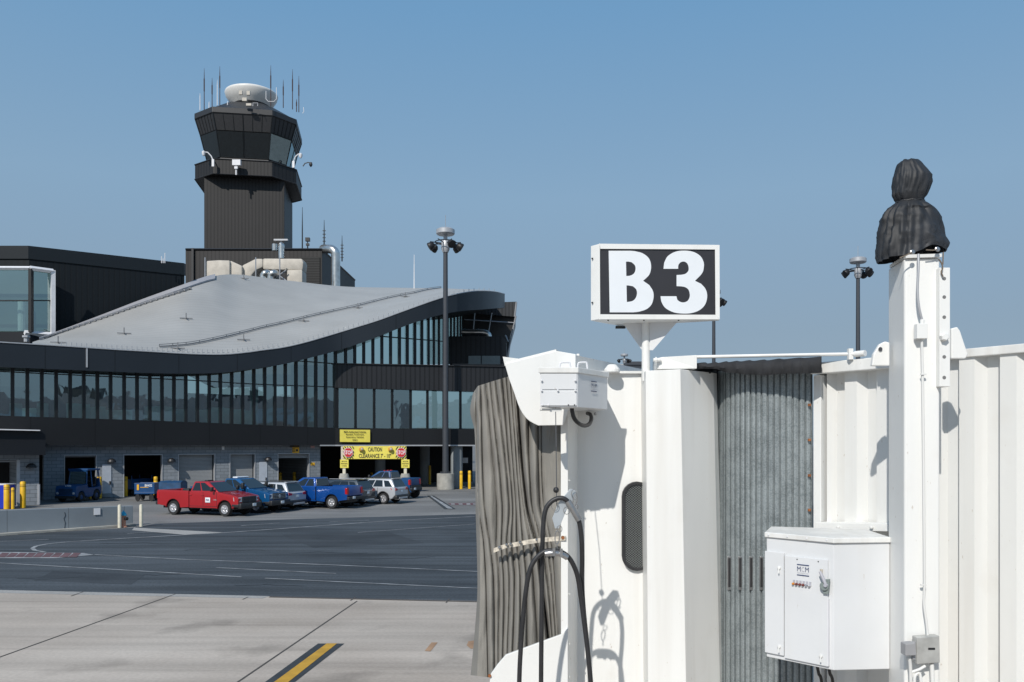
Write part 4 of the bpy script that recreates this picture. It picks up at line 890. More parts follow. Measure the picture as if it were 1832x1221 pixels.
# ---------------- vehicles (local frame: x forward, y left) ----------------
def paint(n, c): return mat(n, c, 0.32, 0.25, var=0.03, coat=0.8)
P_RED = paint('red_paint', (0.42, 0.012, 0.018)); P_BLUE = paint('blue_paint', (0.005, 0.085, 0.24)); P_BLUE2 = paint('royal_blue_paint', (0.003, 0.065, 0.29))
P_SILV = paint('silver_paint', (0.50, 0.52, 0.55)); P_DARK = paint('charcoal_paint', (0.035, 0.05, 0.065)); P_TUG = mat('tug_blue_paint', (0.004, 0.055, 0.17), 0.45, var=.15, scale=2)
M['rim'] = mat('wheel_rim_metal', (0.60, 0.60, 0.62), 0.3, 0.7); M['tyre'] = mat('tyre_rubber', (0.018, 0.018, 0.019), 0.8, var=.2)
M['chrome'] = mat('chrome', (0.7, 0.7, 0.72), 0.12, 1.0); M['plastic'] = mat('black_plastic', (0.02, 0.021, 0.023), 0.5)
M['headlamp'] = mat('headlamp_glass', (0.55, 0.58, 0.62), 0.08, 0.3, spec=1.0); M['tail'] = mat('tail_lamp_red', (0.42, 0.008, 0.012), 0.15, spec=.8)
M['amber'] = mat('amber_lamp', (0.6, 0.22, 0.02), 0.25)
def arc_pts(cx, cz, r, a0, a1, n=9): return [(cx+math.cos(lerp(a0, a1, k/n))*r, cz+math.sin(lerp(a0, a1, k/n))*r) for k in range(n+1)]
def profile(top, rear_x, front_x, ra, zb, xr, xf):
    """closed outline: along the sill from rear to front with two wheel arches, then back over the top (front to rear)"""
    def arch(cx):
        h = zb-.40; s = math.sqrt(max(ra*ra-h*h, .01)); a = math.asin(h/ra)
        return arc_pts(cx, .40, ra, PI-a, a)
    p = [(xr, zb+.08)]
    if rear_x is not None: p += arch(rear_x)
    if front_x is not None: p += arch(front_x)
    p += [(xf, zb+.06)]
    return p+top
def extrude_body(prof, hw, bev, name, mt, par, y0=None):
    m = MB(); y0 = -hw if y0 is None else y0[0]; y1 = hw if y0 == -hw else None
    return m
def shell(prof, ya, yb, name, mt, par, bev=.06, crown=None):
    me = D.meshes.new(name); bm = bmesh.new()
    vs = [bm.verts.new((x, ya, z)) for x, z in prof]; f = bm.faces.new(vs)
    r = bmesh.ops.extrude_face_region(bm, geom=[f]); nv = [g for g in r['geom'] if isinstance(g, bmesh.types.BMVert)]
    for v in nv: v.co.y = yb
    bmesh.ops.recalc_face_normals(bm, faces=bm.faces)
    ed = [e for e in bm.edges if abs(e.verts[0].co.y-e.verts[1].co.y) < 1e-5]
    bmesh.ops.bevel(bm, geom=ed, offset=bev, segments=3, profile=.6, affect='EDGES', clamp_overlap=True)
    bmesh.ops.triangulate(bm, faces=[f for f in bm.faces if len(f.verts) > 8])
    bm.to_mesh(me); bm.free()
    for p in me.polygons: p.use_smooth = True
    me.set_sharp_from_angle(angle=math.radians(32)); me.materials.append(mt)
    o = D.objects.new(name, me); COL.objects.link(o); o.parent = par; return o
def wheel(cx, cy, r, side, par, spokes=5, rimr=.62):
    s = side; ax = Vector((0, s, 0)); w = .26
    m = MB(); m.lathe((cx, cy-s*w/2, r), [(r*.6, 0), (r*.95, 0), (r, .04), (r, w-.04), (r*.95, w), (r*rimr, w-.005), (r*rimr, w-.06)], 28, ax)
    t = m.build('wheel', M['tyre'], par, smooth=35, world=False)
    m = MB(); c = (cx, cy-s*w/2, r); m.lathe(c, [(r*rimr, w-.07), (r*rimr, w-.01), (r*rimr*.9, w-.03), (r*rimr*.82, w-.09), (.05, w-.10)], 24, ax); m.build('rim_barrel', M['plastic'], t, smooth=35, world=False)
    m = MB()
    m.lathe(c, [(r*rimr*1.0, w-.02), (r*rimr*1.0, w+.004), (r*rimr*.88, w+.0), (r*rimr*.88, w-.03)], 24, ax)
    m.lathe(c, [(r*.2, w-.05), (r*.19, w+.01), (r*.1, w+.02), (.005, w+.02)], 14, ax)
    for k in range(spokes):
        a = k*2*PI/spokes+.3; d = Vector((math.cos(a), 0, math.sin(a))); n_ = Vector((-math.sin(a), 0, math.cos(a))); C0 = Vector(c)+ax*(w-.03)
        hw_ = .055 if spokes <= 6 else .035
        b = [C0+d*(.1)-n_*hw_, C0+d*(.1)+n_*hw_, C0+d*r*rimr*.93+n_*hw_*1.5, C0+d*r*rimr*.93-n_*hw_*1.5]; m.prism(b, ax*.03)
    m.build('rim', M['rim'], t, smooth=30, world=False); return t
def greenhouse(par, mt, b, r, sidewins, rear=True, front=True, bev=.05, glass=None, name='cab'):
    """b=(xr,xf,z,hw) beltline, r=(xr,xf,z,hw) roof"""
    (bx0, bx1, bz, bh), (tx0, tx1, tz, th) = b, r
    m = MB(); m.hexa([(bx0, -bh, bz), (bx1, -bh, bz), (bx1, bh, bz), (bx0, bh, bz)], [(tx0, -th, tz), (tx1, -th, tz), (tx1, th, tz), (tx0, th, tz)])
    cab = m.build(name, mt, par, bevel=bev, seg=3, smooth=40, world=False)
    def S(s, u, v, o=.012):
        x0, x1 = lerp(bx0, tx0, v), lerp(bx1, tx1, v); return Vector((lerp(x0, x1, u), s*(lerp(bh, th, v)+o), lerp(bz, tz, v)+o*.3))
    for s in (-1, 1):
        for w_ in sidewins:
            m = MB(); pts = [S(s, u, v) for u, v in w_]; m.prism(pts, (0, -s*.02, 0)); m.build('window', glass or M['carglass'], par, world=False)
    if front:
        q = lambda y, v: Vector((lerp(bx1, tx1, v)+.012, y*lerp(bh, th, v), lerp(bz, tz, v)+.008)); m = MB(); m.prism([q(-.93, .04), q(.93, .04), q(.9, .9), q(-.9, .9)], (-.02, 0, 0)); m.build('windshield', M['carglass'], par, world=False)
    if rear:
        q = lambda y, v: Vector((lerp(bx0, tx0, v)-.012, y*lerp(bh, th, v), lerp(bz, tz, v)+.008)); m = MB(); m.prism([q(-.88, .1), q(.88, .1), q(.85, .86), q(-.85, .86)], (.02, 0, 0)); m.build('rear_window', M['carglass'], par, world=False)
    return cab
def bxo(name, c, d, mt, par, bev=.015, n=1, rz=0):
    m = MB(); m.box(c, d, rz); return m.build(name, mt, par, bevel=bev, world=False, smooth=40)
def seams(par, hw, xs, z0, z1, sides=(-1, 1)):
    m = MB()
    for s in sides:
        for x in xs: m.box((x, s*(hw+.001), (z0+z1)/2), (.018, .008, z1-z0))
        for i in range(len(xs)-1): pass
    m.build('door_seams', M['black'], par, world=False)
def pickup(label, name_paint, loc, rz, wb=3.6, L0=-2.98, L1=2.68, hw=.96, high=0.0, style=0, group=None, beacon=False, liner=True):
    t = thing('pickup_truck', loc, label, 'pickup truck', group, rz=rz, local=True); pt_ = name_paint
    xr, xf = -1.85, -1.85+wb; ra = .50; R = .40+high*.3; h = high
    bt = 1.40+h  # bed rail
    # cab body
    top = [(L1, 1.00+h), (L1-.10, 1.12+h), (L1-.55, 1.22+h), (1.35, 1.34+h), (1.15, 1.37+h), (-.70, 1.37+h)]
    prof = [(-.70, .44+h*.6), (xf-.62, .44+h*.6)]+arc_pts(xf, .42+h*.3, ra, PI, 0)+[(L1-.38, .50), (L1, .60)]+top
    shell(prof, -hw, hw, 'body', pt_, t, .07)
    for s in (-1, 1):
        prof = [(L0, .58+h*.5), (xr-.55, .50+h*.5)]+arc_pts(xr, .42+h*.3, ra, PI, 0)+[(-.74, .46+h*.6), (-.74, bt), (L0, bt+.02)]
        a, b = (hw-.12, hw) if s > 0 else (-hw, -hw+.12)
        shell(prof, a, b, 'bed_side', pt_, t, .035)
    bxo('tailgate', ((L0+.05), 0, (.62+bt)/2+.1), (.10, 2*hw-.22, bt-.78), pt_, t, .03)
    m = MB(); m.box(((L0-.74)/2, 0, .98+h), (-.74-L0-.1, 2*hw-.24, .06)); m.box((-.80, 0, (1.0+bt)/2), (.06, 2*hw-.24, bt-1.0)); m.build('bed_liner', M['plastic'], t, world=False)
    m = MB(); m.box(((L0+L1)/2, 0, .55+h*.5), (L1-L0-.5, 1.5, .35)); m.box((xf, 0, .75+h*.5), (1.1, 1.6, .5)); m.box((xr, 0, .75+h*.5), (1.1, 1.6, .4)); m.build('underbody', M['black'], t, world=False)
    wins = [[(.05, .12), (.27, .12), (.27, .86), (.13, .86)], [(.30, .12), (.50, .12), (.50, .88), (.30, .88)], [(.535, .12), (.93, .12), (.82, .5), (.66, .88), (.535, .88)]] if style == 0 else [[(.06, .12), (.44, .12), (.44, .88), (.10, .88)], [(.48, .12), (.92, .12), (.80, .55), (.68, .88), (.48, .88)]]
    if style == 0: wins = [[(.07, .12), (.40, .12), (.40, .87), (.12, .87)], [(.45, .12), (.93, .12), (.83, .5), (.72, .88), (.45, .88)]]
    greenhouse(t, pt_, (-.68, 1.30, 1.34+h, hw-.05), (-.52, .42, 1.93+h, hw-.24), wins)
    # front
    m = MB(); m.box((L1+.005, 0, .93+h*.6), (.07, 1.25, .36+h*.3)); g_ = m.build('grille', M['plastic'], t, bevel=.03, world=False)
    m = MB()
    for k in range(4): m.box((L1+.045, 0, .80+h*.6+k*.085), (.02, 1.18, .02))
    m.box((L1+.045, 0, .93+h*.6), (.025, .07, .34)) if style == 0 else m.lathe((L1+.04, 0, .93+h*.6), [(.11, 0), (.11, .02), (.09, .03)], 16, Vector((1, 0, 0)))
    m.build('grille_bars', M['mastgrey'] if style == 0 else M['trim'], g_, world=False)
    for s in (-1, 1):
        m = MB(); m.hexa([(L1+.02, s*.64, .82+h*.6), (L1+.0, s*(hw-.07), .82+h*.6), (L1-.30, s*(hw+.012), .86+h*.6), (L1-.30, s*.64, .86+h*.6)], [(L1+.01, s*.64, 1.08+h*.7), (L1-.03, s*(hw-.08), 1.06+h*.7), (L1-.33, s*(hw+.01), 1.08+h*.7), (L1-.33, s*.64, 1.08+h*.7)]); m.build('headlight', M['headlamp'], t, bevel=.01, world=False)
        m = MB(); m.box((L0-.002, s*(hw-.1), 1.12+h), (.06, .20, .40)); m.box((L0+.06, s*(hw+.003), 1.12+h), (.14, .02, .38)); m.build('taillight', M['tail'], t, bevel=.008, world=False)
        bxo('mirror', (1.02, s*(hw+.16), 1.52+h), (.14, .22, .26 if not style else .38), M['plastic'] if style else (M['plastic']), t, .04)
        bxo('mirror_arm', (1.04, s*(hw+.02), 1.45+h), (.07, .16, .07), M['plastic'], t)
        for x in (.42, -.42): bxo('door_handle', (x-.18, s*(hw+.015), 1.17+h), (.20, .035, .045), pt_ if style == 0 else M['plastic'], t, .01)
    m = MB(); m.box((L1+.06, 0, .60), (.24, 2*hw-.06, .30)); m.box((L1-.22, 0, .62), (.5, 2*hw+.004, .22)); m.build('front_bumper', M['plastic'], t, bevel=.05, world=False, smooth=40)
    m = MB(); m.box((L0-.06, 0, .66+h*.4), (.20, 2*hw-.04, .20)); m.build('rear_bumper', M['plastic'], t, bevel=.04, world=False)
    bxo('license_plate', (L1+.19, .25 if style == 0 else .1, .62), (.015, .32, .16), M['lampwhite'], t, .003); bxo('license_plate', (L0-.17, .35, .70+h*.4), (.015, .30, .15), M['lampwhite'], t, .003)
    seams(t, hw, (-.69, .28, 1.22), .52+h*.5, 1.34+h)
    m = MB()
    for s in (-1, 1): m.box((.27, s*(hw+.002), .54+h*.5), (1.9, .008, .018))
    m.build('sill_seam', M['black'], t, world=False)
    for cx in (xr, xf):
        for s in (-1, 1): wheel(cx, s*(hw-.14), R, s, t, 5)
    return t
def suv(label, pt_, loc, rz, dark=False, arch_trim=True, wb=2.86, group=None, L0=-2.35, L1=2.5, hw=.96, H=1.72):
    t = thing('suv', loc, label, 'SUV', group, rz=rz, local=True); xr, xf = -1.43, -1.43+wb; ra = .45; R = .37
    top = [(L1, .80), (L1-.08, .95), (L1-.5, 1.05), (1.25, 1.14), (1.0, 1.16), (L0+.12, 1.14), (L0+.01, 1.05)]
    prof = [(L0, .62), (L0+.25, .36), (xr-.5, .34)]+arc_pts(xr, .40, ra, PI, 0)+arc_pts(xf, .40, ra, PI, 0)+[(xf+.55, .34), (L1-.15, .38), (L1, .55)]+top
    shell(prof, -hw, hw, 'body', pt_, t, .07)
    m = MB(); m.box((0, 0, .42), (4.2, 1.4, .24)); m.box((xf, 0, .62), (1.0, 1.55, .45)); m.box((xr, 0, .62), (1.0, 1.55, .45)); m.build('underbody', M['black'], t, world=False)
    wins = [[(.05, .12), (.22, .12), (.255, .82), (.10, .78)], [(.27, .12), (.50, .12), (.50, .86), (.295, .84)], [(.525, .12), (.95, .12), (.86, .5), (.72, .84), (.525, .86)]]
    greenhouse(t, pt_, (L0+.06, 1.12, 1.10, hw-.04), (L0+.42, .30, H-.02, hw-.25), wins, bev=.07)
    m = MB(); m.tube([(L0+.55, -hw+.3, H+.04), (.2, -hw+.3, H+.04)], .02, 5); m.tube([(L0+.55, hw-.3, H+.04), (.2, hw-.3, H+.04)], .02, 5); m.build('roof_rail', M['plastic'] if not dark else M['trim'], t, world=False)
    m = MB(); m.hexa([(L0+.30, -hw+.28, H-.03), (L0+.48, -hw+.27, H-.01), (L0+.48, hw-.27, H-.01), (L0+.30, hw-.28, H-.03)], [(L0+.28, -hw+.28, H), (L0+.48, -hw+.27, H+.03), (L0+.48, hw-.27, H+.03), (L0+.28, hw-.28, H)]); m.build('rear_spoiler', pt_, t, bevel=.008, world=False)
    for s in (-1, 1):
        m = MB(); m.hexa([(L0-.012, s*.56, .93), (L0-.012, s*(hw-.05), .90), (L0+.30, s*(hw+.012), .96), (L0+.3, s*.56, .96)], [(L0+.0, s*.60, 1.06), (L0+.0, s*(hw-.06), 1.10), (L0+.36, s*(hw+.010), 1.10), (L0+.36, s*.56, 1.06)]); m.build('taillight', M['tail'], t, bevel=.008, world=False)
        m = MB(); m.hexa([(L1+.01, s*.60, .72), (L1-.02, s*(hw-.06), .72), (L1-.30, s*(hw+.01), .76), (L1-.3, s*.6, .76)], [(L1+.0, s*.60, .86), (L1-.03, s*(hw-.07), .86), (L1-.34, s*(hw+.01), .90), (L1-.34, s*.6, .9)]); m.build('headlight', M['headlamp'], t, bevel=.008, world=False)
        bxo('mirror', (.88, s*(hw+.12), 1.22), (.13, .22, .16), pt_, t, .04)
        for x in (.25, -.75): bxo('door_handle', (x, s*(hw+.012), .98), (.20, .03, .04), M['chrome'], t, .008)
        if arch_trim:
            m = MB()
            for cx in (xr, xf): m.tube([(x, s*(hw-.005), z) for x, z in arc_pts(cx, .40, ra+.0, PI, 0, 14)], .035, 6)
            m.box((0, s*(hw+.0), .38), (1.95, .03, .14)); m.build('wheel_arch_trim', M['plastic'], t, world=False)
    m = MB(); m.box((L0+.02, 0, .47), (.28, 2*hw-.04, .26)); m.build('rear_bumper', M['plastic'], t, bevel=.06, world=False, smooth=40)
    m = MB(); m.box((L0-.12, 0, .40), (.06, 1.2, .12)); m.build('skid_plate', M['trim'], t, bevel=.02, world=False)
    m = MB(); m.tube([(L0-.12, -.6, .34), (L0+.2, -.6, .34)], .045, 10); m.tube([(L0-.12, .6, .34), (L0+.2, .6, .34)], .045, 10); m.build('exhaust', M['chrome'], t, world=False)
    bxo('license_plate', (L0-.015, 0, .86), (.02, .31, .16), M['lampwhite'], t, .003); bxo('trim_bar', (L0-.015, 0, 1.0), (.03, 1.1, .04), M['chrome'], t, .006)
    seams(t, hw, (-1.0, -.02, .98), .45, 1.12)
    for cx in (xr, xf):
        for s in (-1, 1): wheel(cx, s*(hw-.13), R, s, t, 5 if arch_trim else 6, .68)
    return t
AXA = math.radians(-20); ax_ = Vector((math.cos(AXA), math.sin(AXA), 0)); pp = Vector((-math.sin(AXA), math.cos(AXA), 0))
def place(px, Y, fwd, wheelx, hw, xoff=0):
    """world centre of a vehicle whose near-side wheel (local x = wheelx) stands at px, depth Y"""
    q = W(px, 797, Y); q.z = 0; return q-fwd*wheelx+pp*(hw-.05)
GR = 'vehicles parked in a row before the terminal'
pk = pickup('red pickup truck with a small white door placard, nearest in the parked row', P_RED, place(402, 47.1, ax_, 1.75, .98), AXA, group=GR)
bxo('door_placard', (.62, -.985, .90), (.34, .012, .28), M['lampwhite'], pk, .003)
text('placard_lettering', 'FAA', (.62, -.993, .91), (1, 0, 0), (0, 0, 1), .22, M['navy'], pk, height=.12, bold=.03, extrude=.004, world=False)
text('badge', '1500', (1.12, -.983, .92), (1, 0, 0), (0, 0, 1), .22, M['trim'], pk, height=.07, bold=.01, extrude=.004, world=False)
bxo('roof_beacon', (-.1, 0, 1.96), (.22, .5, .06), M['plastic'], pk)
bxo('tool_box', (-1.05, 0, 1.36), (.45, 1.7, .30), M['plastic'], pk, .03)
p2 = pickup('blue pickup truck with big black mirrors, parked right behind the red pickup', P_BLUE, place(458, 49.4, ax_, 1.80, .98), AXA, high=.08, style=1, L1=2.74, wb=3.65, group=GR)
m = MB(); m.box((0, 0, 2.07), (.35, 1.1, .08)); m.build('light_bar', M['lampwhite'], p2, bevel=.03, world=False)
s1 = suv('silver SUV between the two blue pickups, its rear towards the camera', P_SILV, place(494, 51.5, -ax_, -1.43, .96), AXA+PI, arch_trim=False, group=GR)
p3 = pickup('royal blue pickup truck seen from its tailgate end, right of the silver SUV', P_BLUE2, place(593, 52.9, -ax_, -1.85, .98), AXA+PI, group=GR)
s2 = suv('dark charcoal SUV half hidden behind the royal blue pickup', P_DARK, place(624, 55.1, -ax_, -1.43, .96), AXA+PI, dark=True, group=GR)
s3 = suv('silver SUV with black wheel arches at the right end of the parked row', P_SILV, place(686, 57.2, -ax_, -1.43, .96), AXA+PI, group=GR)
# blue flatbed service truck behind the last SUV
p4 = pickup('dark blue service truck with amber lights behind the rightmost silver SUV', P_TUG, place(724, 62.5, -ax_, -1.85, .9), AXA+PI, group=GR, high=.12, hw=.9, L0=-2.3)
m = MB()
for y in (-.5, 0, .5): m.box((0, y, 2.08), (.12, .18, .07))
m.build('roof_lights', M['tail'], p4, world=False)
# baggage tractor
def tractor(label, loc, rz):
    t = thing('baggage_tractor', loc, label, 'baggage tractor', rz=rz, local=True)
    hw = .78
    prof = [(-1.45, .5), (-1.3, .35)]+arc_pts(-.85, .40, .42, PI-.1, .1)+[(-.3, .3), (.35, .3)]+arc_pts(.95, .36, .40, PI-.1, .1)+[(1.5, .32), (1.62, .45), (1.60, .95), (1.5, 1.12), (.25, 1.20), (.2, .95), (-.8, .95), (-1.45, 1.05)]
    shell(prof, -hw, hw, 'body', P_TUG, t, .04)
    m = MB()
    for x0, y0, x1, y1 in ((.28, -.70, .10, -.62), (.28, .70, .10, .62), (-1.3, -.74, -1.2, -.64), (-1.3, .74, -1.2, .64), (-.35, -.74, -.3, -.64), (-.35, .74, -.3, .64)):
        m.tube([(x0, y0, 1.0), (x1, y1, 2.2)], .055, 4)
    m.box((-.56, 0, 2.24), (1.55, 1.50, .12)); m.box((-1.28, 0, 1.3), (.06, 1.4, .6)); m.build('cab', P_TUG, t, bevel=.02, world=False)
    m = MB(); m.prism([(.30, -.62, 1.22), (.30, .62, 1.22), (.17, .58, 2.14), (.17, -.58, 2.14)], (-.015, 0, 0)); m.build('windshield', M['glass'], t, world=False)
    m = MB(); m.box((.24, 0, 1.2), (.08, 1.4, .10)); m.box((.16, 0, 2.16), (.08, 1.3, .10)); m.build('windshield_frame', P_TUG, t, world=False)
    m = MB(); m.box((-.85, 0, 1.08), (.5, 1.1, .16)); m.box((-1.08, 0, 1.4), (.12, 1.1, .6)); m.build('seat', M['plastic'], t, bevel=.04, world=False)
    m = MB(); m.tube([(-.12, .35, 1.0), (-.28, .35, 1.35)], .03, 6); m.lathe((-.30, .35, 1.38), [(.19, 0), (.19, .03)], 16, Vector((-.4, 0, .9))); m.build('steering_wheel', M['plastic'], t, world=False)
    for k in range(6): pass
    m = MB()
    for k in range(6): m.box((1.615, 0, .55+k*.075), (.03, 1.0, .025))
    m.build('grille', M['black'], t, world=False)
    for s in (-1, 1): m = MB(); m.lathe((1.58, s*.60, .62), [(.085, 0), (.085, .07), (.06, .08)], 12, Vector((1, 0, 0))); m.build('headlight', M['headlamp'], t, world=False)
    m = MB(); m.box((1.66, 0, .34), (.12, 1.5, .18)); m.build('front_bumper', M['plastic'], t, bevel=.02, world=False)
    for y in (-1, 1): m = MB(); 
    text('unit_number', '1703', (1.52, .15, 1.13), (0, 1, 0), (-.5, 0, .9), .42, M['lampwhite'], t, height=.13, bold=.02, extrude=.02, world=False)
    for cx, r in ((-.85, .38), (.95, .34)):
        for s in (-1, 1):
            m = MB(); c = (cx, s*(hw-.22), r); m.lathe(c, [(r*.55, 0), (r*.95, 0), (r, .04), (r, .20), (r*.94, .24), (r*.55, .235), (r*.5, .19), (.02, .19)], 22, Vector((0, s, 0))); w_ = m.build('wheel', M['tyre'], t, smooth=35, world=False)
            m = MB(); m.lathe(c, [(r*.48, .19), (r*.48, .2), (r*.2, .225), (.02, .225)], 16, Vector((0, s, 0))); m.build('rim', P_TUG, w_, smooth=35, world=False)
    return t
tractor('dark blue baggage tractor with an open cab in front of the first garage opening', G(122, 898)+Vector((.25, 1.1, 0)), math.radians(-96))
# small blue baggage cart with number
def cart(label, loc, rz, num=None, roof=False, k=1.0):
    t = thing('baggage_cart', loc, label, 'baggage cart', rz=rz, local=True); t.scale = (k, 1, 1)
    m = MB(); m.box((0, 0, .58), (2.2, 1.3, .14)); m.box((0, .62, .95), (2.2, .06, .7)); m.box((-1.08, 0, .95), (.06, 1.3, .7)); m.box((1.08, 0, .95), (.06, 1.3, .7)); m.box((0, -.62, .95), (2.2, .05, .7))
    if roof:
        for x in (-1.07, 1.07):
            for y in (-.62, .62): m.box((x, y, 1.3), (.06, .06, .6))
    m.build('body', P_TUG, t, bevel=.015, world=False)
    m = MB(); m.tube([(1.1, 0, .5), (1.7, 0, .45), (1.9, 0, .6)], .04, 6); m.build('tow_bar', M['plastic'], t, world=False)
    if num:
        text('unit_number', num, (.45, -.65, 1.13), (1, 0, 0), (0, 0, 1), .8, M['lampwhite'], t, height=.18, bold=.02, extrude=.004, world=False)
        m = MB(); m.box((-.7, -.66, 1.0), (.22, .02, .4)); m.box((0, -.655, 1.0), (.9, .012, .04)); m.build('reflector', M['signamber'], t, world=False)
    for cx in (-.75, .75):
        for s in (-1, 1): m = MB(); m.lathe((cx, s*.5, .26), [(.12, 0), (.25, 0), (.26, .03), (.26, .13), (.25, .16), (.1, .15)], 16, Vector((0, s, 0))); m.build('wheel', M['tyre'], t, smooth=35, world=False)
    return t
cart('blue baggage cart with white number and amber reflector, left of the red pickup', Vector((W(263, 797, 60.5).x, 60.5, 0)), math.radians(8), 'BH432', k=.62)
cart('darker blue cart inside the second garage opening', Vector((W(243, 797, 67.5).x, 67.5, 0)), math.radians(70), None, True)
# tarpaulin covered cart
TT = thing('tarpaulin_cart', (0, 0, 0), 'cart wrapped in rumpled dark blue tarpaulin behind the bed of the red pickup', 'cart', local=True)
TT.location = (W(310, 797, 58).x, 58, 0); m = MB(); random.seed(5); rows = []
for i in range(13):
    r_ = []
    for (y, z) in ((-.6, .35), (-.63, .8), (-.6, 1.42), (-.2, 1.55), (.3, 1.5), (.6, 1.4), (.62, .35)): r_.append((-.75+i*.125, y+random.uniform(-.04, .04), z+random.uniform(-.05, .05)))
    rows.append(r_)
m.grid(rows); m.f.append([0, 1, 2, 3, 4, 5, 6]); n_ = len(m.v); m.f.append(list(range(n_-7, n_))); m.build('tarpaulin', M['bluetarp'], TT, smooth=60, world=False)
for cx in (-.5, .5):
    for s in (-1, 1): m = MB(); m.lathe((cx, s*.4, .22), [(.1, 0), (.21, 0), (.22, .03), (.22, .1), (.1, .12)], 12, Vector((0, s, 0))); m.build('wheel', M['tyre'], TT, world=False)
# small site vehicle lights inside underpass omitted; traffic cone like orange bins near the pickups
# ---------------- passenger boarding bridge (right foreground) ----------------
UU = Vector((.581, -.814, 0)); NN = Vector((-.814, -.581, 0))       # along the tunnel towards the terminal, outward normal
def YT(x): return 15786.0/(x+154)
J = thing('boarding_bridge', (4.5, 10.5, 0), 'white corrugated passenger boarding bridge with its cab and grey bellows filling the right side', 'boarding bridge')
def corr(p0, length, z0, z1, rec, name, phase=0.0, back_=.02, mt='white'):
    """corrugated sheet starting at p0 along UU, recessed rec from the tunnel plane"""
    per = [(0, 0), (.15, 0), (.23, -.09), (.345, -.09), (.39, 0)]
    prof = []; k = 0; u = -phase
    while u < length:
        for a, n_ in per[:-1]: prof.append((u+a, n_))
        u += .39
    prof = [(max(0, min(length, a)), n_) for a, n_ in prof if -0.09 <= a <= length+.09]
    m = MB(); m.grid([[Vector(p0)+UU*a+NN*(n_-rec)+Vector((0, 0, z-p0[2])) for z in (z0, z1)] for a, n_ in prof])
    o = m.build(name, M[mt], J); return o
TB = W(1712, 700, YT(1712)); TB.z = 1.0
# outer tunnel right of the column; rail height at x=1736 is 172 px above the eye line
zr = EYE+172*YT(1736)/FPX; zr2 = zr-.08
s1712 = 0.0
start = W(1655, 700, YT(1655)); start.z = 1.0
def u_at(px):      # distance along UU from start to image column px on the tunnel plane
    p = W(px, 700, YT(px)); return (Vector((p.x, p.y, 0))-Vector((start.x, start.y, 0))).dot(UU)
ph = (.39-(u_at(1789)-0)) % .39; 
corr(start, 6.4, 1.0, zr-.05, 0.0, 'tunnel_wall', phase=ph % .39, mt='tunnelwhite')
m = MB()
a = start+Vector((0, 0, zr2-1.0)); m.hexa([a+NN*.03, a+UU*6.4+NN*.03, a+UU*6.4-NN*2.2, a-NN*2.2], [v+Vector((0, 0, .085)) for v in (a+NN*.03, a+UU*6.4+NN*.03, a+UU*6.4-NN*2.2, a-NN*2.2)])
m.build('tunnel_roof', M['white2'], J, bevel=.008)
# inner tunnel left of the column
st2 = W(1455, 700, YT(1455)); st2.z = 1.0; zi = EYE+150*YT(1494)/FPX
L2 = -u_at(1455)+.02
m = MB(); a = st2+Vector((0, 0, zi-1.0-.13)); b = a+UU*L2; m.hexa([a+NN*.06+UU*.0, b+NN*.06, b-NN*1.9, a-NN*1.9], [v+Vector((0, 0, .13)) for v in (a+NN*.06, b+NN*.06, b-NN*1.9, a-NN*1.9)]); m.build('inner_roof', M['white2'], J, bevel=.01)
corr(st2+UU*.14, L2-.14, 1.0, zi-.12, 0.06, 'inner_tunnel_wall', mt='tunnelwhite', phase=(.39-((u_at(1563)-u_at(1455)-.14))) % .39)
m = MB(); a = st2.copy(); m.hexa([a+NN*.0, a+UU*.10+NN*.0, a+UU*.10-NN*.3, a-NN*.3], [v+Vector((0, 0, zi-.14-1)) for v in (a, a+UU*.10, a+UU*.10-NN*.3, a-NN*.3)]); m.build('tunnel_end_frame', M['white'], J, bevel=.006)
m = MB(); a = W(1462, 948, YT(1462)-.12); b = W(1592, 951, YT(1592)-.1); m.hexa([a+NN*.03, b+NN*.03, b-NN*.2, a-NN*.2], [v+Vector((0, 0, .085)) for v in (a+NN*.03, b+NN*.03, b-NN*.2, a-NN*.2)]); m.build('cabinet_shelf', M['white'], J, bevel=.005)
m = MB()
for x in (1500, 1560): m.lathe(W(x, 944, YT(x)-.15), [(.018, 0), (.018, .02), (.01, .025)], 8, NN)
m.build('shelf_bolts', M['white2'], J)
# lower part under the cabinet: end corrugations with mesh panel
m = MB(); m.prism([W(1410, 1190, 9.9), W(1450, 1190, 9.9), W(1450, 1330, 9.9), W(1410, 1330, 9.9)], (0, .05, 0)); m.build('dark_mesh_panel', M['louver'], J)
# back wall of tunnel so the bridge is closed
m = MB(); a = st2-NN*1.9; b = start+UU*6.4-NN*2.1; m.hexa([a, b, b-NN*.05, a-NN*.05], [Vector((v.x, v.y, zi-.15)) for v in (a, b, b-NN*.05, a-NN*.05)]); m.build('tunnel_back_wall', M['white'], J)
m = MB(); m.hexa([st2-NN*.2-UU*0, start+UU*6.4-NN*.2, start+UU*6.4-NN*2.0, st2-NN*1.8], [v+Vector((0, 0, .15)) for v in (st2-NN*.2, start+UU*6.4-NN*.2, start+UU*6.4-NN*2.0, st2-NN*1.8)]); m.build('tunnel_floor', M['mastgrey'], J)
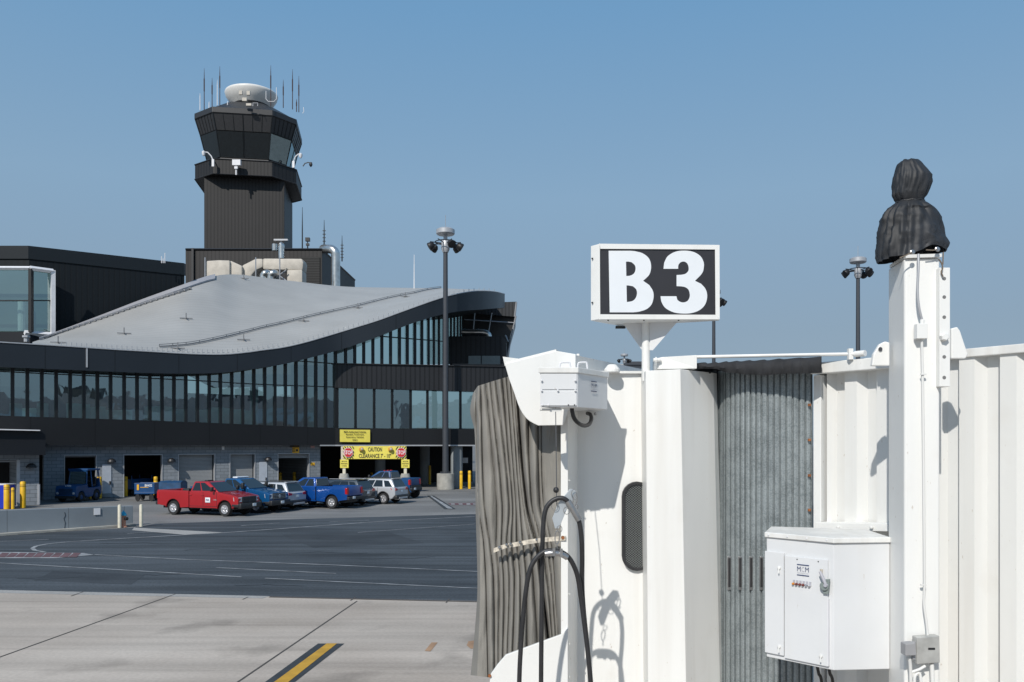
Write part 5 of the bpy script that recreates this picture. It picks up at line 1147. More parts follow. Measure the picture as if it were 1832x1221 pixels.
# white tie rod above the fabric flashing
m = MB(); m.tube([W(1245, 639, 10.1), W(1400, 636, 9.9), W(1540, 633.5, 9.25)], .02, 8); m.lathe(W(1530, 634, 9.3), [(.035, 0), (.035, .12)], 10, UU); m.box(W(1521, 634, 9.33), (.05, .05, .12)); m.build('tie_rod', M['white'], J, smooth=40)
m = MB(); m.prism([W(1176, 641, 10.2), W(1185, 639, 10.2), W(1247, 635.5, 10.0), W(1247, 660, 10.0), W(1176, 661, 10.2)], (0, .35, 0)); m.build('roof_bracket', M['white2'], J, bevel=.008)
m = MB(); m.tube([W(1169, 644.5, 10.15), W(1182, 644, 10.15)], .022, 8); m.tube([W(1172, 644.5, 10.15), W(1175, 644.5, 10.15)], .035, 8); m.build('bracket_pin', M['white'], J)
# black fabric flashing with scalloped top
rows = []; tabt = [(1247, 650), (1262, 648.5), (1266, 650.5), (1281, 648), (1285, 649.5), (1300, 646.5), (1304, 648), (1320, 645.5), (1324, 647), (1342, 644.5), (1347, 646), (1368, 643.5), (1373, 645), (1396, 641.5), (1400, 643), (1430, 640), (1440, 640.5), (1470, 638)]
tabb = [(1247, 660), (1282, 660.5), (1300, 667), (1340, 670.5), (1370, 671.5), (1400, 669.5), (1440, 668.5), (1470, 667.5)]
tabY = [(1247, 10.15), (1290, 10.0), (1375, 9.72), (1470, 9.45)]
m = MB()
for k in range(60):
    x = lerp(1247, 1470, k/59); Y = interp(tabY, x); t = sinterp(tabt, x); b = interp(tabb, x); bulge = .018*math.sin(k*.9)+.008*math.sin(k*2.3)
    col = [W(x, b, Y-.02+bulge*.3), W(x, lerp(b, t, .35), Y-.05+bulge), W(x, lerp(b, t, .7), Y-.04+bulge*.7), W(x, t+.6, Y)]
    p = W(x, t, Y+.06); col += [p, p+Vector((.06, .9, .0)), p+Vector((.06, .9, -.15))]; rows.append(col)
m.grid(rows); m.build('fabric_flashing', mat('matt_black_tarp', (.020, .021, .024), .85, var=.3, scale=6, bump=.15, bscale=40), J, smooth=50)
# galvanised rolling curtain
tabc = [(1287, 10.55), (1300, 10.34), (1330, 10.12), (1375, 9.97), (1415, 9.90), (1453, 9.86)]
zx = [1455/1, ]; zc = [1190, 1145, 1100, 1052, 1005, 960, 915, 870, 825, 785, 745, 705, 670, 632, 598, 562, 545, 512]
xc = [1160+q/4.07 for q in zc][::-1]; xc = [1284.5]+xc+[1454]
m = MB(); cols = []
for i in range(len(xc)-1):
    x0, x1 = xc[i], xc[i+1]
    for t, dn in ((0.0, 0), (.05, -.012), (.12, -.022), (.45, -.03), (.78, -.024), (.88, -.016), (.91, .0), (.97, .0)):
        x = lerp(x0, x1, t); cols.append((x, sinterp(tabc, x)+dn))
m.grid([[W(x, 664, Y), W(x, 900, Y), W(x, 1330, Y)] for x, Y in cols]); cu_ = m.build('rolling_curtain', M['galv'], J, recalc=False, smooth=25)
for px in (1305, 1324.5, 1344, 1362.5):
    Y = sinterp(tabc, px)-.045; m = MB(); m.prism([W(px-3, 996, Y), W(px+3, 996, Y), W(px+3, 1056, Y), W(px-3, 1056, Y)], (0, .03, 0)); f_ = m.build('vent_slot', M['steel'], J, bevel=.004)
    m = MB(); m.prism([W(px-2.1, 999, Y-.003), W(px+2.1, 999, Y-.003), W(px+2.1, 1051, Y-.003), W(px-2.1, 1051, Y-.003)], (0, .01, 0)); m.build('mesh', M['rubber'], f_)
for y in (725, 787.5, 851, 913): m = MB(); m.box(W(1448, y, 9.81), (.032, .03, .03)); m.build('rust_clip', M['rust'], J, bevel=.004)
m = MB(); m.prism([W(1282, 661, 10.6), W(1287, 661, 10.6), W(1297, 1330, 10.6), W(1291, 1330, 10.6)], (.0, .3, 0)); m.build('dark_gap_strip', M['rubber'], J)  # black strip painting in the shade of the open gap beside the curtain
# corner pillar of the cab
def lean(x, y, k=.0178): return x+(y-662)*k
pA = [(1155, 10.15), (1217, 9.95), (1276, 10.4), (1282.5, 10.52)]
def at(x, Y, y, k): return W(x+(y-662)*k, y, Y)
kk = [.008, .018, .0215, .0225]
def quadp(i, j, mt, name):
    m = MB(); (xa, Ya_), (xb, Yb_) = pA[i], pA[j]
    b = [at(xa, Ya_, 1340, kk[i]), at(xb, Yb_, 1340, kk[j])]; t = [at(xa, Ya_, 663 if i == 0 else 660.7, kk[i]), at(xb, Yb_, 660.7, kk[j])]
    return b, t
b0 = [at(x, Y, 1340, k) for (x, Y), k in zip(pA, kk)]; t0 = [at(x, Y, 661, k) for (x, Y), k in zip(pA, kk)]
zt = t0[1].z
for p in t0: p.z = zt
bk_ = [Vector((b0[3].x, b0[3].y+.5, b0[3].z)), Vector((b0[0].x, b0[0].y+.5, b0[0].z))]; tk = [Vector((t0[3].x, t0[3].y+.5, zt)), Vector((t0[0].x, t0[0].y+.5, zt))]
m = MB(); m.hexa(b0+bk_, t0+tk); m.build('corner_pillar', M['white'], J, bevel=.006)
m = MB()
for x, y, Y in ((1185, 664.5, 10.17), (1270, 667, 10.29)): m.lathe(W(x, y, Y), [(.014, 0), (.014, .012)], 8, Vector((0, -1, 0)))
m.build('pillar_bolts', M['plastic'], J)
# main cab wall with pill shaped window
YW0, YW1 = 10.6, 10.5
def YWf(x): return lerp(YW0, YW1, (x-1034)/(1160-1034))
m = MB(); m.hexa([W(1032, 1340, YW0), W(1170, 1340, YW1), W(1170, 1340, YW1)+Vector((0, .08, 0)), W(1032, 1340, YW0)+Vector((0, .08, 0))], [W(1032, 667, YW0), W(1170, 667.5, YW1), W(1170, 667.5, YW1)+Vector((0, .08, 0)), W(1032, 667, YW0)+Vector((0, .08, 0))])
m.build('cab_wall', M['white'], J)
m = MB(); m.hexa([W(990, 668, 10.55), W(1175, 668.5, 10.45), W(1175, 668.5, 10.45)+Vector((.3, 2.6, 0)), W(990, 668, 10.55)+Vector((.3, 2.6, 0))], [v+Vector((0, 0, .03)) for v in (W(990, 668, 10.55), W(1175, 668.5, 10.45), W(1175, 668.5, 10.45)+Vector((.3, 2.6, 0)), W(990, 668, 10.55)+Vector((.3, 2.6, 0)))]); m.build('cab_roof', M['white2'], J)
def pill(cx, cy, w, h, Y, n=10):
    r = w/2; pts = []
    for k in range(n+1): a = PI*k/n; pts.append(W(cx+math.cos(a)*r, cy-h/2+r-math.sin(a)*r, Y))
    for k in range(n+1): a = PI+PI*k/n; pts.append(W(cx+math.cos(a)*r, cy+h/2-r-math.sin(a)*r, Y))
    return pts
m = MB(); po = pill(1140, 942, 54, 160, 10.47); pi_ = pill(1140, 942, 43, 149, 10.47); dv = Vector((0, .06, 0))
m.grid([po, pi_, [p+dv for p in pi_], [p+dv for p in po], po], closed=True); cw = m.build('cab_window', M['rubber'], J, bevel=.004)
def wiremat():
    m = mat('wired_glass', (.025, .028, .028), .12, spec=.6, var=.2); t = m.node_tree; N = t.nodes; L = t.links; b = N['Principled BSDF']; src = b.inputs['Base Color'].links[0].from_socket
    g = N.new('ShaderNodeNewGeometry'); acc = None
    for d in ((28, 0, 34), (-28, 0, 34)):
        dp_ = N.new('ShaderNodeVectorMath'); dp_.operation = 'DOT_PRODUCT'; dp_.inputs[1].default_value = d; L.new(g.outputs['Position'], dp_.inputs[0])
        fr_ = N.new('ShaderNodeMath'); fr_.operation = 'FRACT'; L.new(dp_.outputs['Value'], fr_.inputs[0]); lt = N.new('ShaderNodeMath'); lt.operation = 'LESS_THAN'; lt.inputs[1].default_value = .16; L.new(fr_.outputs[0], lt.inputs[0])
        if acc: mxx = N.new('ShaderNodeMath'); mxx.operation = 'MAXIMUM'; L.new(acc, mxx.inputs[0]); L.new(lt.outputs[0], mxx.inputs[1]); acc = mxx.outputs[0]
        else: acc = lt.outputs[0]
    mx = N.new('ShaderNodeMixRGB'); mx.inputs[2].default_value = (.16, .17, .17, 1); L.new(acc, mx.inputs[0]); L.new(src, mx.inputs[1]); L.new(mx.outputs[0], b.inputs['Base Color']); return m
m = MB(); m.poly([p+Vector((0, .0, 0)) for p in pill(1140, 942, 44, 150, 10.49)]); m.build('wired_glass', wiremat(), cw)
# post beside the bellows
m = MB(); m.hexa([W(1004, 1340, 10.02), W(1016.5, 1340, 10.0), W(1034, 1340, 10.62), W(1010, 1340, 10.7)], [W(1003, 700, 10.02), W(1016, 700, 10.0), W(1034, 668, 10.62), W(1010, 668, 10.7)]); m.build('cab_post', M['white'], J, bevel=.006)
for y in (1063, 1152, 1211, 860): m = MB(); m.lathe(W(1018, y, 10.03), [(.01, 0), (.01, .012)], 6, Vector((.6, -.8, 0))); m.build('rivet', M['white2'], J)
# hood panels
hood = [(903, 651), (995, 628), (1030, 634), (1030, 700), (1008, 761), (963, 761.7), (955, 758), (948, 754), (942, 749), (935.7, 741), (931, 733), (927, 724), (921, 706), (911, 678.6)]
m = MB(); m.prism([W(x, y, 9.9) for x, y in hood], (0, .05, 0)); m.build('hood_side_panel', M['white'], J, bevel=.006)
m = MB(); r0 = [W(995, 628.5, 9.92), W(1149, 661, 12.2)]; m.hexa([W(995, 672, 9.92), W(1149, 676, 12.2), W(1149, 676, 12.2)+Vector((-.05, .02, 0)), W(995, 672, 9.92)+Vector((-.05, .02, 0))], [r0[0], r0[1], r0[1]+Vector((-.05, .02, 0)), r0[0]+Vector((-.05, .02, 0))]); m.build('hood_right_side', M['white2'], J)
m = MB(); e1 = W(903, 651.3, 9.93); e2 = W(995, 628.3, 9.93); m.hexa([e1, e2, e2+Vector((.65, 2.3, -.02)), e1+Vector((.2, 2.3, -.02))], [v+Vector((0, 0, .02)) for v in (e1, e2, e2+Vector((.65, 2.3, -.02)), e1+Vector((.2, 2.3, -.02)))]); m.build('hood_top', M['white2'], J)
m = MB(); m.prism([W(899.5, 638.5, 10.5), W(935, 643, 10.5), W(935, 655, 10.5), W(903, 655, 10.5)], (0, .04, 0)); m.build('hood_far_flap', M['white2'], J)
m = MB(); m.box(W(1034, 635.5, 10.5), (.04, .04, .03)); m.lathe(W(1095, 667, 10.4), [(.10, -.0), (.10, .04), (.05, .1)], 12); m.build('roof_fitting', M['white'], J, bevel=.01)
# bellows: draped fabric folds gathered by a strap
LX = [(672, 846), (705, 841), (745, 849), (900, 851), (970, 853), (1050, 854), (1130, 849), (1210, 842)]
RXt = [(672, 1004), (1136, 1003.5), (1210, 1003)]
TOPY = [(840, 706), (850, 691), (874, 683.5), (908, 673.5), (940, 672), (1010, 670)]
BOTY = [(840, 1208), (876, 1213), (905, 1198), (1006, 1160)]
VAL = [(838, 838, 838, 838, 838), (851, 856, 865, 869, 872), (860, 867, 877, 883, 885), (870, 889, 888, 893, 892), (878, 899, 897, 902, 900), (888, 911, 907, 912, 908), (899, 917, 916, 921, 917), (907, 923, 925, 931, 929), (914, 930, 937, 942, 943),
       (919, 936, 949, 955, 963), (924, 942, 961, 969, 985), (945, 951, 970, 979, 992), (962, 966, 979, 987, 997), (969, 972, 986, 993, 1000), (1008, 1008, 1009, 1010, 1011)]
def fold(x, y):
    """pleat depth towards the camera: rounded cloth between explicit valley lines that draw together at the strap"""
    vs = [sinterp([(690, q[0]), (900, q[1]), (975, q[2]), (1037, q[3]), (1180, q[4])], y)+1.2*noise.noise(Vector((q[0]*.37, y*.012, 2.0))) for q in VAL]
    h = 0
    for a in range(len(vs)-1):
        if vs[a] <= x < vs[a+1]:
            g = vs[a+1]-vs[a]; t = (x-vs[a])/g; random.seed(a*13+5); A = random.uniform(.75, 1.1)*.135*min(1, g/15)
            sk = random.uniform(.75, 1.4); h = A*(max(0, math.sin(PI*t**sk)))**.55
            if g > 22: h = .10*(max(0, math.sin(PI*t)))**.25
    h -= .16*math.exp(-((x-vs[10])/2.6)**2)
    n1 = noise.noise(Vector((x*.035, y*.012, 3.1))); n2 = noise.noise(Vector((x*.11, y*.03, 8.1))); n3 = noise.noise(Vector((x*.3, y*.09, 5.0)))
    return -(h+.05*n1+.018*n2+.004*n3+(.012*abs(n3) if x > 969 else 0))
rows = []; NS, NV = 300, 70
for j in range(NV+1):
    v = j/NV; row = []
    for i in range(NS+1):
        s = i/NS; yy = 672+v*538; xl = sinterp(LX, yy); xr = interp(RXt, yy)
        e_ = max(0, 1-s/.15)**1.5; x = 846+(1004-846)*s+(xl-846)*e_
        yt = interp(TOPY, lerp(841, 1004, s)); yb = interp(BOTY, lerp(842, 1003, s)); y = lerp(yt, yb, v)
        Y = lerp(10.80, 10.32, s)+fold(x, y); 
        if s < .06: Y += (.06-s)*5
        row.append(W(x, y, Y))
    rows.append(row)
m = MB(); m.grid(rows); m.build('bellows', M['fabric'], J, smooth=80, recalc=False)
m = MB(); strap = [(883, 985), (893, 981), (905, 976.5), (916, 975), (930, 972.5), (945, 969.5), (962, 967), (980, 965), (1012, 962.5)]
for i in range(len(strap)-1):
    (xa, ya), (xb, yb) = strap[i], strap[i+1]; Ya_ = lerp(10.62, 10.22, (xa-842)/161)-.10-.012*(i % 2); Yb_ = lerp(10.62, 10.22, (xb-842)/161)-.10-.012*((i+1) % 2)
    if i >= 6: Ya_ -= .1; Yb_ -= .12
    m.hexa([W(xa, ya+4.5, Ya_), W(xb, yb+4.5, Yb_), W(xb, yb+4.5, Yb_+.02), W(xa, ya+4.5, Ya_+.02)], [W(xa, ya-3.5, Ya_), W(xb, yb-3.5, Yb_), W(xb, yb-3.5, Yb_+.02), W(xa, ya-3.5, Ya_+.02)])
sp_ = m.build('bellows_strap', M['rustpaint'], J)
m = MB()
for x, y in ((894, 980), (907, 975), (914, 974), (931, 971), (961, 966)): m.lathe(W(x, y, lerp(10.62, 10.22, (x-842)/161)-.14), [(.022, 0), (.018, .01), (.008, .025), (.008, .03)], 8, Vector((0, -1, 0)))
m.build('strap_bolts', M['steel'], sp_); m = MB(); m.lathe(W(1007, 962, 10.0), [(.022, 0), (.02, .02)], 8, Vector((0, -1, 0))); m.build('rusty_bolt', M['rust'], sp_)
m = MB(); m.prism([W(x, y, 9.98) for x, y in ((1016, 1124), (1004, 1136), (905, 1172.5), (890, 1190), (878, 1207), (876, 1222), (874, 1350), (1016, 1350))], (0, .05, 0)); m.build('lower_apron_panel', M['white'], J, bevel=.005)
m = MB(); m.lathe(W(876, 1209, 9.98), [(.02, 0), (.02, .02)], 8, Vector((0, -1, 0))); m.build('rusty_bolt', M['rust'], J)
# closing surfaces behind (cab interior shell)
m = MB(); m.box((W(1100, 900, 12.2)).xy.to_3d()+Vector((0.2, .3, 3.0)), (2.3, .1, 3.9)); m.build('cab_rear_wall', M['white'], J)
# ---------------- equipment box on the hood ----------------
EB = thing('equipment_box', W(1010, 730, 9.4), 'white motor box with two top handles and small logo, mounted on the bridge hood', 'electrical box')
fl_, fr_ = W(966, 729, 9.2), W(1033.5, 729, 9.2); rr_ = W(1087, 719, 9.82); ll_ = Vector((fl_.x+.33, 9.88, 0)); zb_, zt_ = fl_.z, W(966, 666, 9.2).z
b = [fl_, fr_, Vector((rr_.x, rr_.y, zb_)), Vector((rr_.x-.45, 9.88, zb_))]; m = MB(); m.hexa([Vector((p.x, p.y, zb_)) for p in b], [Vector((p.x, p.y, zt_)) for p in b]); m.build('housing', M['cabgrey'], EB, bevel=.006)
m = MB(); m.box(((rr_.x-.22), (9.8+10.5)/2, (zb_+zt_)/2), (.40, .72, zt_-zb_-.02)); m.build('shadow_block', M['cabgrey'], EB)  # hidden block added so the box's shadow joins up with the cab wall
o_ = .02; bb_ = [Vector((fl_.x-o_, fl_.y-o_, 0)), Vector((fr_.x+o_*.3, fr_.y-o_, 0)), Vector((rr_.x+o_, rr_.y, 0)), Vector((rr_.x-.47, 9.9, 0))]
m = MB(); m.hexa([Vector((p.x, p.y, zt_-.01)) for p in bb_], [Vector((p.x, p.y, zt_+.05)) for p in bb_]); m.build('lid', M['white2'], EB, bevel=.006)
m = MB()
for x0, x1, Y in ((1001, 1021, 9.45), (1033, 1051, 9.6)):
    m = MB(); m.tube(catmull([W(x0, 661, Y), W(x0+1.5, 651, Y), W(x0+5, 649, Y), W(x1-4, 648.7, Y), W(x1-1.5, 650, Y), W(x1, 660, Y)], 4), .011, 6)
    m.build('handle', M['whitetrim'], EB, smooth=50)
m = MB(); m.prism([W(968, 697, 9.19), W(1032, 697, 9.19), W(1032, 669, 9.19), W(968, 669, 9.19)], (0, .01, 0)); m.prism([W(968, 726, 9.185), W(1032, 726, 9.185), W(1032, 700, 9.185), W(968, 700, 9.185)], (0, .01, 0)); pn = m.build('cover_plate', M['cabgrey'], EB, bevel=.003)
m = MB()
for x, y in ((969, 681), (1029, 681), (969, 699), (998, 699), (1029, 699), (970, 725), (981, 725)): m.lathe(W(x, y, 9.175), [(.012, 0), (.012, .01), (.006, .014)], 8, Vector((0, -1, 0)))
m.build('screws', M['whitetrim'], pn); m = MB()
for x, y in ((1017, 725), (1028, 725)): m = MB(); m.lathe(W(x, y, 9.178), [(.008, 0), (.008, .005)], 8, Vector((0, -1, 0))); m.build('screw_hole', M['black'], pn)
m = MB(); m.prism([W(967, 731, 9.25), W(1004, 731, 9.25), W(1004, 734, 9.25), W(967, 734, 9.25)], (0, .2, 0)); m.prism([W(984, 732, 9.24), W(1005, 732, 9.24), W(1005, 737, 9.24), W(984, 737, 9.24)], (0, .03, 0)); m.build('mounting_bracket', M['white2'], EB)
rd = (Vector((rr_.x, rr_.y, 0))-Vector((fr_.x, fr_.y, 0))).normalized(); rn = rd.cross(Vector((0, 0, 1)))
def logo(par, O, R, w, sc):
    Nn = Vector(R).cross(Vector((0, 0, 1))); k = w/86.0
    for dz in (35, -35):
        m = MB(); c = Vector(O)+Vector((0, 0, dz*k)); m.hexa([c-R*w/2-Vector((0, 0, 3*k)), c+R*w/2-Vector((0, 0, 3*k)), c+R*w/2-Vector((0, 0, 3*k))+Nn*.003, c-R*w/2-Vector((0, 0, 3*k))+Nn*.003], [c-R*w/2+Vector((0, 0, 3*k)), c+R*w/2+Vector((0, 0, 3*k)), c+R*w/2+Vector((0, 0, 3*k))+Nn*.003, c-R*w/2+Vector((0, 0, 3*k))+Nn*.003]); m.build('logo_bar', M['navy'], par)
    for tx, dx, mt in (('M', -29, 'navy'), ('C', 0, 'logogrey'), ('M', 29, 'navy')): text('logo_letter', tx, Vector(O)+R*dx*k+Vector((0, 0, 6*k)), R, Uz, (26 if tx == 'M' else 20)*k, M[mt], par, height=32*k, bold=.0, extrude=.003)
    text('logo_lettering', 'ENGINEERING, INC.', Vector(O)+Vector((0, 0, -20*k)), R, Uz, w*.98, M['logogrey'], par, height=8*k, bold=.0, extrude=.003)
logo(EB, W(1061, 692, 9.52)+rn*.012, rd, .135, 1)
m = MB(); m.tube(catmull([W(1023, 728, 9.5), W(1024, 738, 9.5), W(1028, 750, 9.52), (W(1037, 759, 9.6)), W(1047, 762, 9.8), W(1055, 758, 10.0), W(1058, 749, 10.2), W(1056, 742, 10.35), W(1051, 740, 10.5)], 5), .024, 8)
tag(m.build('cable', M['rubber'], smooth=50), 'short curled black cable hanging under the white motor box', 'cable')
m = MB(); m.lathe(W(1065, 741, 10.5), [(.02, 0), (.02, .02), (.01, .03)], 8, Vector((0, -1, 0))); m.build('wall_button', M['steel'], J)
# pull cord with ball
PC = thing('pull_cord', W(994, 735, 9.3), 'thin pull cord with a black ball hanging from the white motor box', 'cord')
m = MB(); m.tube([W(994, 730, 9.26), W(995, 800, 9.1), W(996, 905, 9.0)], .005, 5); m.build('cord', M['mastgrey'], PC)
m = MB(); bc = W(995, 877, 9.03); m.lathe(bc, [(.001, -.033), (.02, -.026), (.031, -.01), (.031, .01), (.02, .026), (.001, .033)], 14); m.build('ball', M['rubber'], PC, smooth=60)
# ---------------- hanging hoses ----------------
def tubeobj(name, pts, r, mt, par=None, n=6, seg=10):
    m = MB(); m.tube(catmull(pts, n), r, seg); return m.build(name, M[mt], par, smooth=60)
HC = thing('cable_hanger', W(1010, 900, 9.0), 'galvanised hanger plate with rings and snap hooks in front of the cab wall', 'hanger')
YH = 9.0
m = MB(); m.prism([W(x, y, YH+.03) for x, y in ((988, 928), (993, 946), (1000, 946), (1013, 914), (1034, 887), (1031, 877), (1020, 875), (1009, 888), (999, 900))], (0, .015, 0)); m.build('hanger_plate', mat('galvanised_plate', (.50, .54, .57), .35, .5, var=.1, scale=6), HC, bevel=.003)
def ring(cx, cy, rx, ry, Y, name, r=.004, rot=0):
    m = MB(); pts = []
    for k in range(20):
        a = 2*PI*k/20; dx, dy = math.cos(a)*rx, math.sin(a)*ry; pts.append(W(cx+dx*math.cos(rot)-dy*math.sin(rot), cy+dx*math.sin(rot)+dy*math.cos(rot), Y+.01*math.sin(a)))
    m.tube(pts, r, 5, closed=True); return m.build(name, M['steel'], HC, smooth=60)
ring(993, 906, 6, 8, YH, 'ring'); ring(1014, 914, 5.5, 6.5, YH, 'ring'); ring(1027, 884, 4.5, 8, YH, 'ring'); ring(1001, 947, 4.5, 6, YH, 'ring')
ring(1029, 895, 3.5, 11, YH-.02, 'snap_hook', .006, .15); ring(997, 962, 4, 12, YH, 'snap_hook', .006, .05); ring(1031, 907, 3, 4, YH, 'ring')
m = MB(); m.tube([W(996.5, 974, YH), W(996.5, 984, YH)], .006, 6); m.build('link', M['steel'], HC)
tag(tubeobj('hose', [W(968, 1330, 9.05), W(968, 1221, 9.05), W(969, 1100, 9.03), W(970, 1000, 9.02), W(972, 940, YH), W(976, 913, YH), W(985, 899, YH), W(998, 892, YH), W(1010, 893, YH), W(1022, 905, YH+.01), W(1035, 930, YH+.02), W(1040, 960, YH+.04), W(1041.5, 1000, YH+.08), W(1041, 1040, YH+.12), W(1044, 1090, YH+.15), W(1050, 1150, YH+.16), W(1057, 1221, YH+.16), W(1064, 1330, YH+.16)], .026, 'rubber'), 'tall black rubber hose looped over the hanger plate with a steel sleeve', 'hose', 'black hoses hanging by the cab')
tag(tubeobj('hose', [W(928, 1330, 9.0), W(929, 1221, 8.98), W(932, 1156, 8.96), W(938, 1082, 8.94), W(946, 1028, 8.92), W(957, 1002, 8.92), W(975, 987, 8.92), W(995, 986, 8.92), W(1010, 991, 8.93), W(1022, 1004, 8.95), W(1033, 1030, 8.98), W(1039, 1067, 9.0), W(1046, 1120, 9.02), W(1053, 1180, 9.03), W(1060, 1260, 9.03), W(1066, 1330, 9.03)], .026, 'rubber'), 'shorter wider black hose arch hanging below the tall hose from a snap hook', 'hose', 'black hoses hanging by the cab')
m = MB(); m.tube([W(1015.5, 897, YH-.005), W(1025, 912, YH), W(1036, 931, YH+.01)], .036, 14); m.tube([W(1020, 905, YH-.0), W(1022, 908, YH)], .042, 14); m.build('hose_sleeve', M['steel'], HC, smooth=50)
m = MB(); m.tube(catmull([W(976, 991, 8.90), W(985, 990, 8.89), (W(996, 990.5, 8.89)), W(1006, 993, 8.90), W(1015, 998, 8.91)], 4), .032, 10); m.box(W(991, 988, 8.88), (.03, .06, .08)); m.box(W(1004, 989, 8.88), (.03, .06, .08)); m.build('hose_clamp', M['steel'], HC, smooth=40)
# ---------------- gate sign ----------------
SG = thing('gate_sign', W(1155, 663, 10.4), 'white framed gate sign reading B3 on a post over the boarding bridge', 'sign')
YF0, YF1 = 10.0, 10.12
def sf(zx_, zy_, d=0.0):   # point on sign face from the close view coordinates
    px = 740+zx_/3.1586; py = 380+zy_/3.1586; Y = lerp(YF0, YF1, (px-1072)/(1287-1072)); return W(px, py, Y-d)
ztS, zbS = sf(1050, 178).z, sf(1055, 605).z
fa_, fb_ = sf(1050, 400), sf(1729, 400); lc = W(1056.8, 500, 10.12); bkp = W(1107, 584, 10.56)
ring_ = [Vector((p.x, p.y, 0)) for p in (fa_, fb_, bkp+Vector((.12, 0, 0)), bkp+Vector((-.0, .0, 0)), lc)]
m = MB(); ins = [p.copy() for p in ring_]
m.hexa([Vector((p.x, p.y, zbS)) for p in ring_], [Vector((p.x, p.y, ztS)) for p in ring_]); m.build('sign_case', M['white'], SG, bevel=.006)
m = MB()
def band(xa, ya, xb, yb, d=.02): m.hexa([sf(xa, yb, d), sf(xb, yb, d), sf(xb, yb, -.02), sf(xa, yb, -.02)], [sf(xa, ya, d), sf(xb, ya, d), sf(xb, ya, -.02), sf(xa, ya, -.02)])
m.hexa([sf(1048, 606, .02), sf(1055, 606, .02), sf(1055, 606, -.02), sf(1048, 606, -.02)], [sf(1048, 177, .02), sf(1052, 177, .02), sf(1052, 177, -.02), sf(1048, 177, -.02)])
m.hexa([sf(1055, 207, .02), sf(1703, 211, .02), sf(1703, 211, -.02), sf(1055, 207, -.02)], [sf(1052, 178, .02), sf(1729, 185, .02), sf(1729, 185, -.02), sf(1052, 178, -.02)])
m.hexa([sf(1055, 605, .02), sf(1729, 606, .02), sf(1729, 606, -.02), sf(1055, 605, -.02)], [sf(1055, 577, .02), sf(1706, 580, .02), sf(1706, 580, -.02), sf(1055, 577, -.02)])
m.hexa([sf(1706, 580, .02), sf(1730, 606, .02), sf(1730, 606, -.02), sf(1706, 580, -.02)], [sf(1703, 211, .02), sf(1729, 185, .02), sf(1729, 185, -.02), sf(1703, 211, -.02)])
m.build('frame', M['white'], SG, bevel=.003)
m = MB(); m.poly([sf(1054, 578, .003), sf(1707, 581, .003), sf(1704, 210, .003), sf(1054, 206, .003)]); m.build('sign_face', M['signblack'], SG)
def glyph(loops, name):
    cu = D.curves.new('g', 'CURVE'); cu.dimensions = '2D'; cu.fill_mode = 'BOTH'
    for lp in loops:
        sp_ = cu.splines.new('POLY'); sp_.points.add(len(lp)-1); sp_.use_cyclic_u = True
        for i, (x, y) in enumerate(lp): sp_.points[i].co = (x/100, -y/100, 0, 1)
    o = D.objects.new('g', cu); COL.objects.link(o); bpy.context.view_layer.update(); dg = bpy.context.evaluated_depsgraph_get(); me = D.meshes.new_from_object(o.evaluated_get(dg))
    D.objects.remove(o)
    for v in me.vertices: v.co = sf(v.co.x*100, -v.co.y*100, .006)-OFF[SG.name]
    me.materials.clear(); me.materials.append(M['lampwhite']); me.name = name; ob = D.objects.new(name, me); COL.objects.link(ob); ob.parent = SG; return ob
def cv(pts, n=6): return [(p[0], p[1]) for p in catmull([(x, y, 0) for x, y in pts], n)]
Bo = [(1102, 218), (1225, 218)]+cv([(1250, 220), (1295, 233), (1330, 262), (1342, 305), (1332, 352), (1297, 388)])+cv([(1332, 412), (1352, 445), (1356, 480), (1345, 520), (1318, 547), (1275, 562), (1240, 566)])+[(1108, 566)]
B1 = [(1200, 280), (1212, 279)]+cv([(1232, 283), (1250, 300), (1254, 322), (1246, 345), (1226, 358), (1202, 361)])
B2 = [(1203, 414), (1215, 414)]+cv([(1240, 419), (1258, 437), (1262, 461), (1254, 486), (1236, 502), (1205, 508)])
glyph([Bo, B1, B2], 'letter_b')
T3 = [(1412, 320)]+cv([(1416, 285), (1435, 250), (1475, 225), (1525, 217), (1580, 224), (1620, 248), (1638, 280), (1640, 310), (1630, 345), (1590, 388)])+cv([(1625, 405), (1650, 435), (1659, 475), (1648, 520), (1618, 552), (1575, 569), (1525, 573), (1470, 566), (1425, 543), (1402, 510), (1395, 475)])+[(1485, 475)]+cv([(1490, 495), (1505, 506), (1525, 510), (1547, 502), (1559, 482), (1560, 460), (1553, 438), (1535, 424), (1512, 419)])+[(1486, 418), (1486, 355)]+cv([(1512, 354), (1536, 348), (1552, 332), (1554, 312), (1546, 290), (1528, 279), (1508, 284), (1496, 300), (1495, 320)])
glyph([T3], 'numeral_three')
pc = W(1155.5, 600, 10.32); m = MB(); m.lathe((pc.x, pc.y, 0), [(.052, W(1155, 668, 10.32).z-.1), (.052, zbS+.0)], 16); m.build('post', M['white'], SG, smooth=40)
m = MB(); m.hexa([W(1113, 577, 10.34), W(1149, 577, 10.34), W(1149, 577, 10.36), W(1113, 577, 10.36)], [W(1148, 626, 10.34), W(1150, 629, 10.34), W(1150, 629, 10.36), W(1148, 626, 10.36)])
m.hexa([W(1162, 576, 10.28), W(1213, 575, 10.2), W(1213, 575, 10.22), W(1162, 576, 10.30)], [W(1162, 627, 10.28), W(1168, 627, 10.27), W(1168, 627, 10.29), W(1162, 627, 10.30)]); m.build('gusset', M['cabgrey'], SG)
for y in (463, 542): m = MB(); m.lathe(W(1060, y, 10.08), [(.012, 0), (.01, .01)], 8, Vector((-.8, -.6, 0))); m.build('rivet', M['plastic'], SG)
for x in (1088, 1152, 1214): m = MB(); m.lathe(W(x, 573.0, 10.04), [(.01, 0), (.01, .01)], 8, Vector((0, 0, -1))); m.build('rivet', M['plastic'], SG)
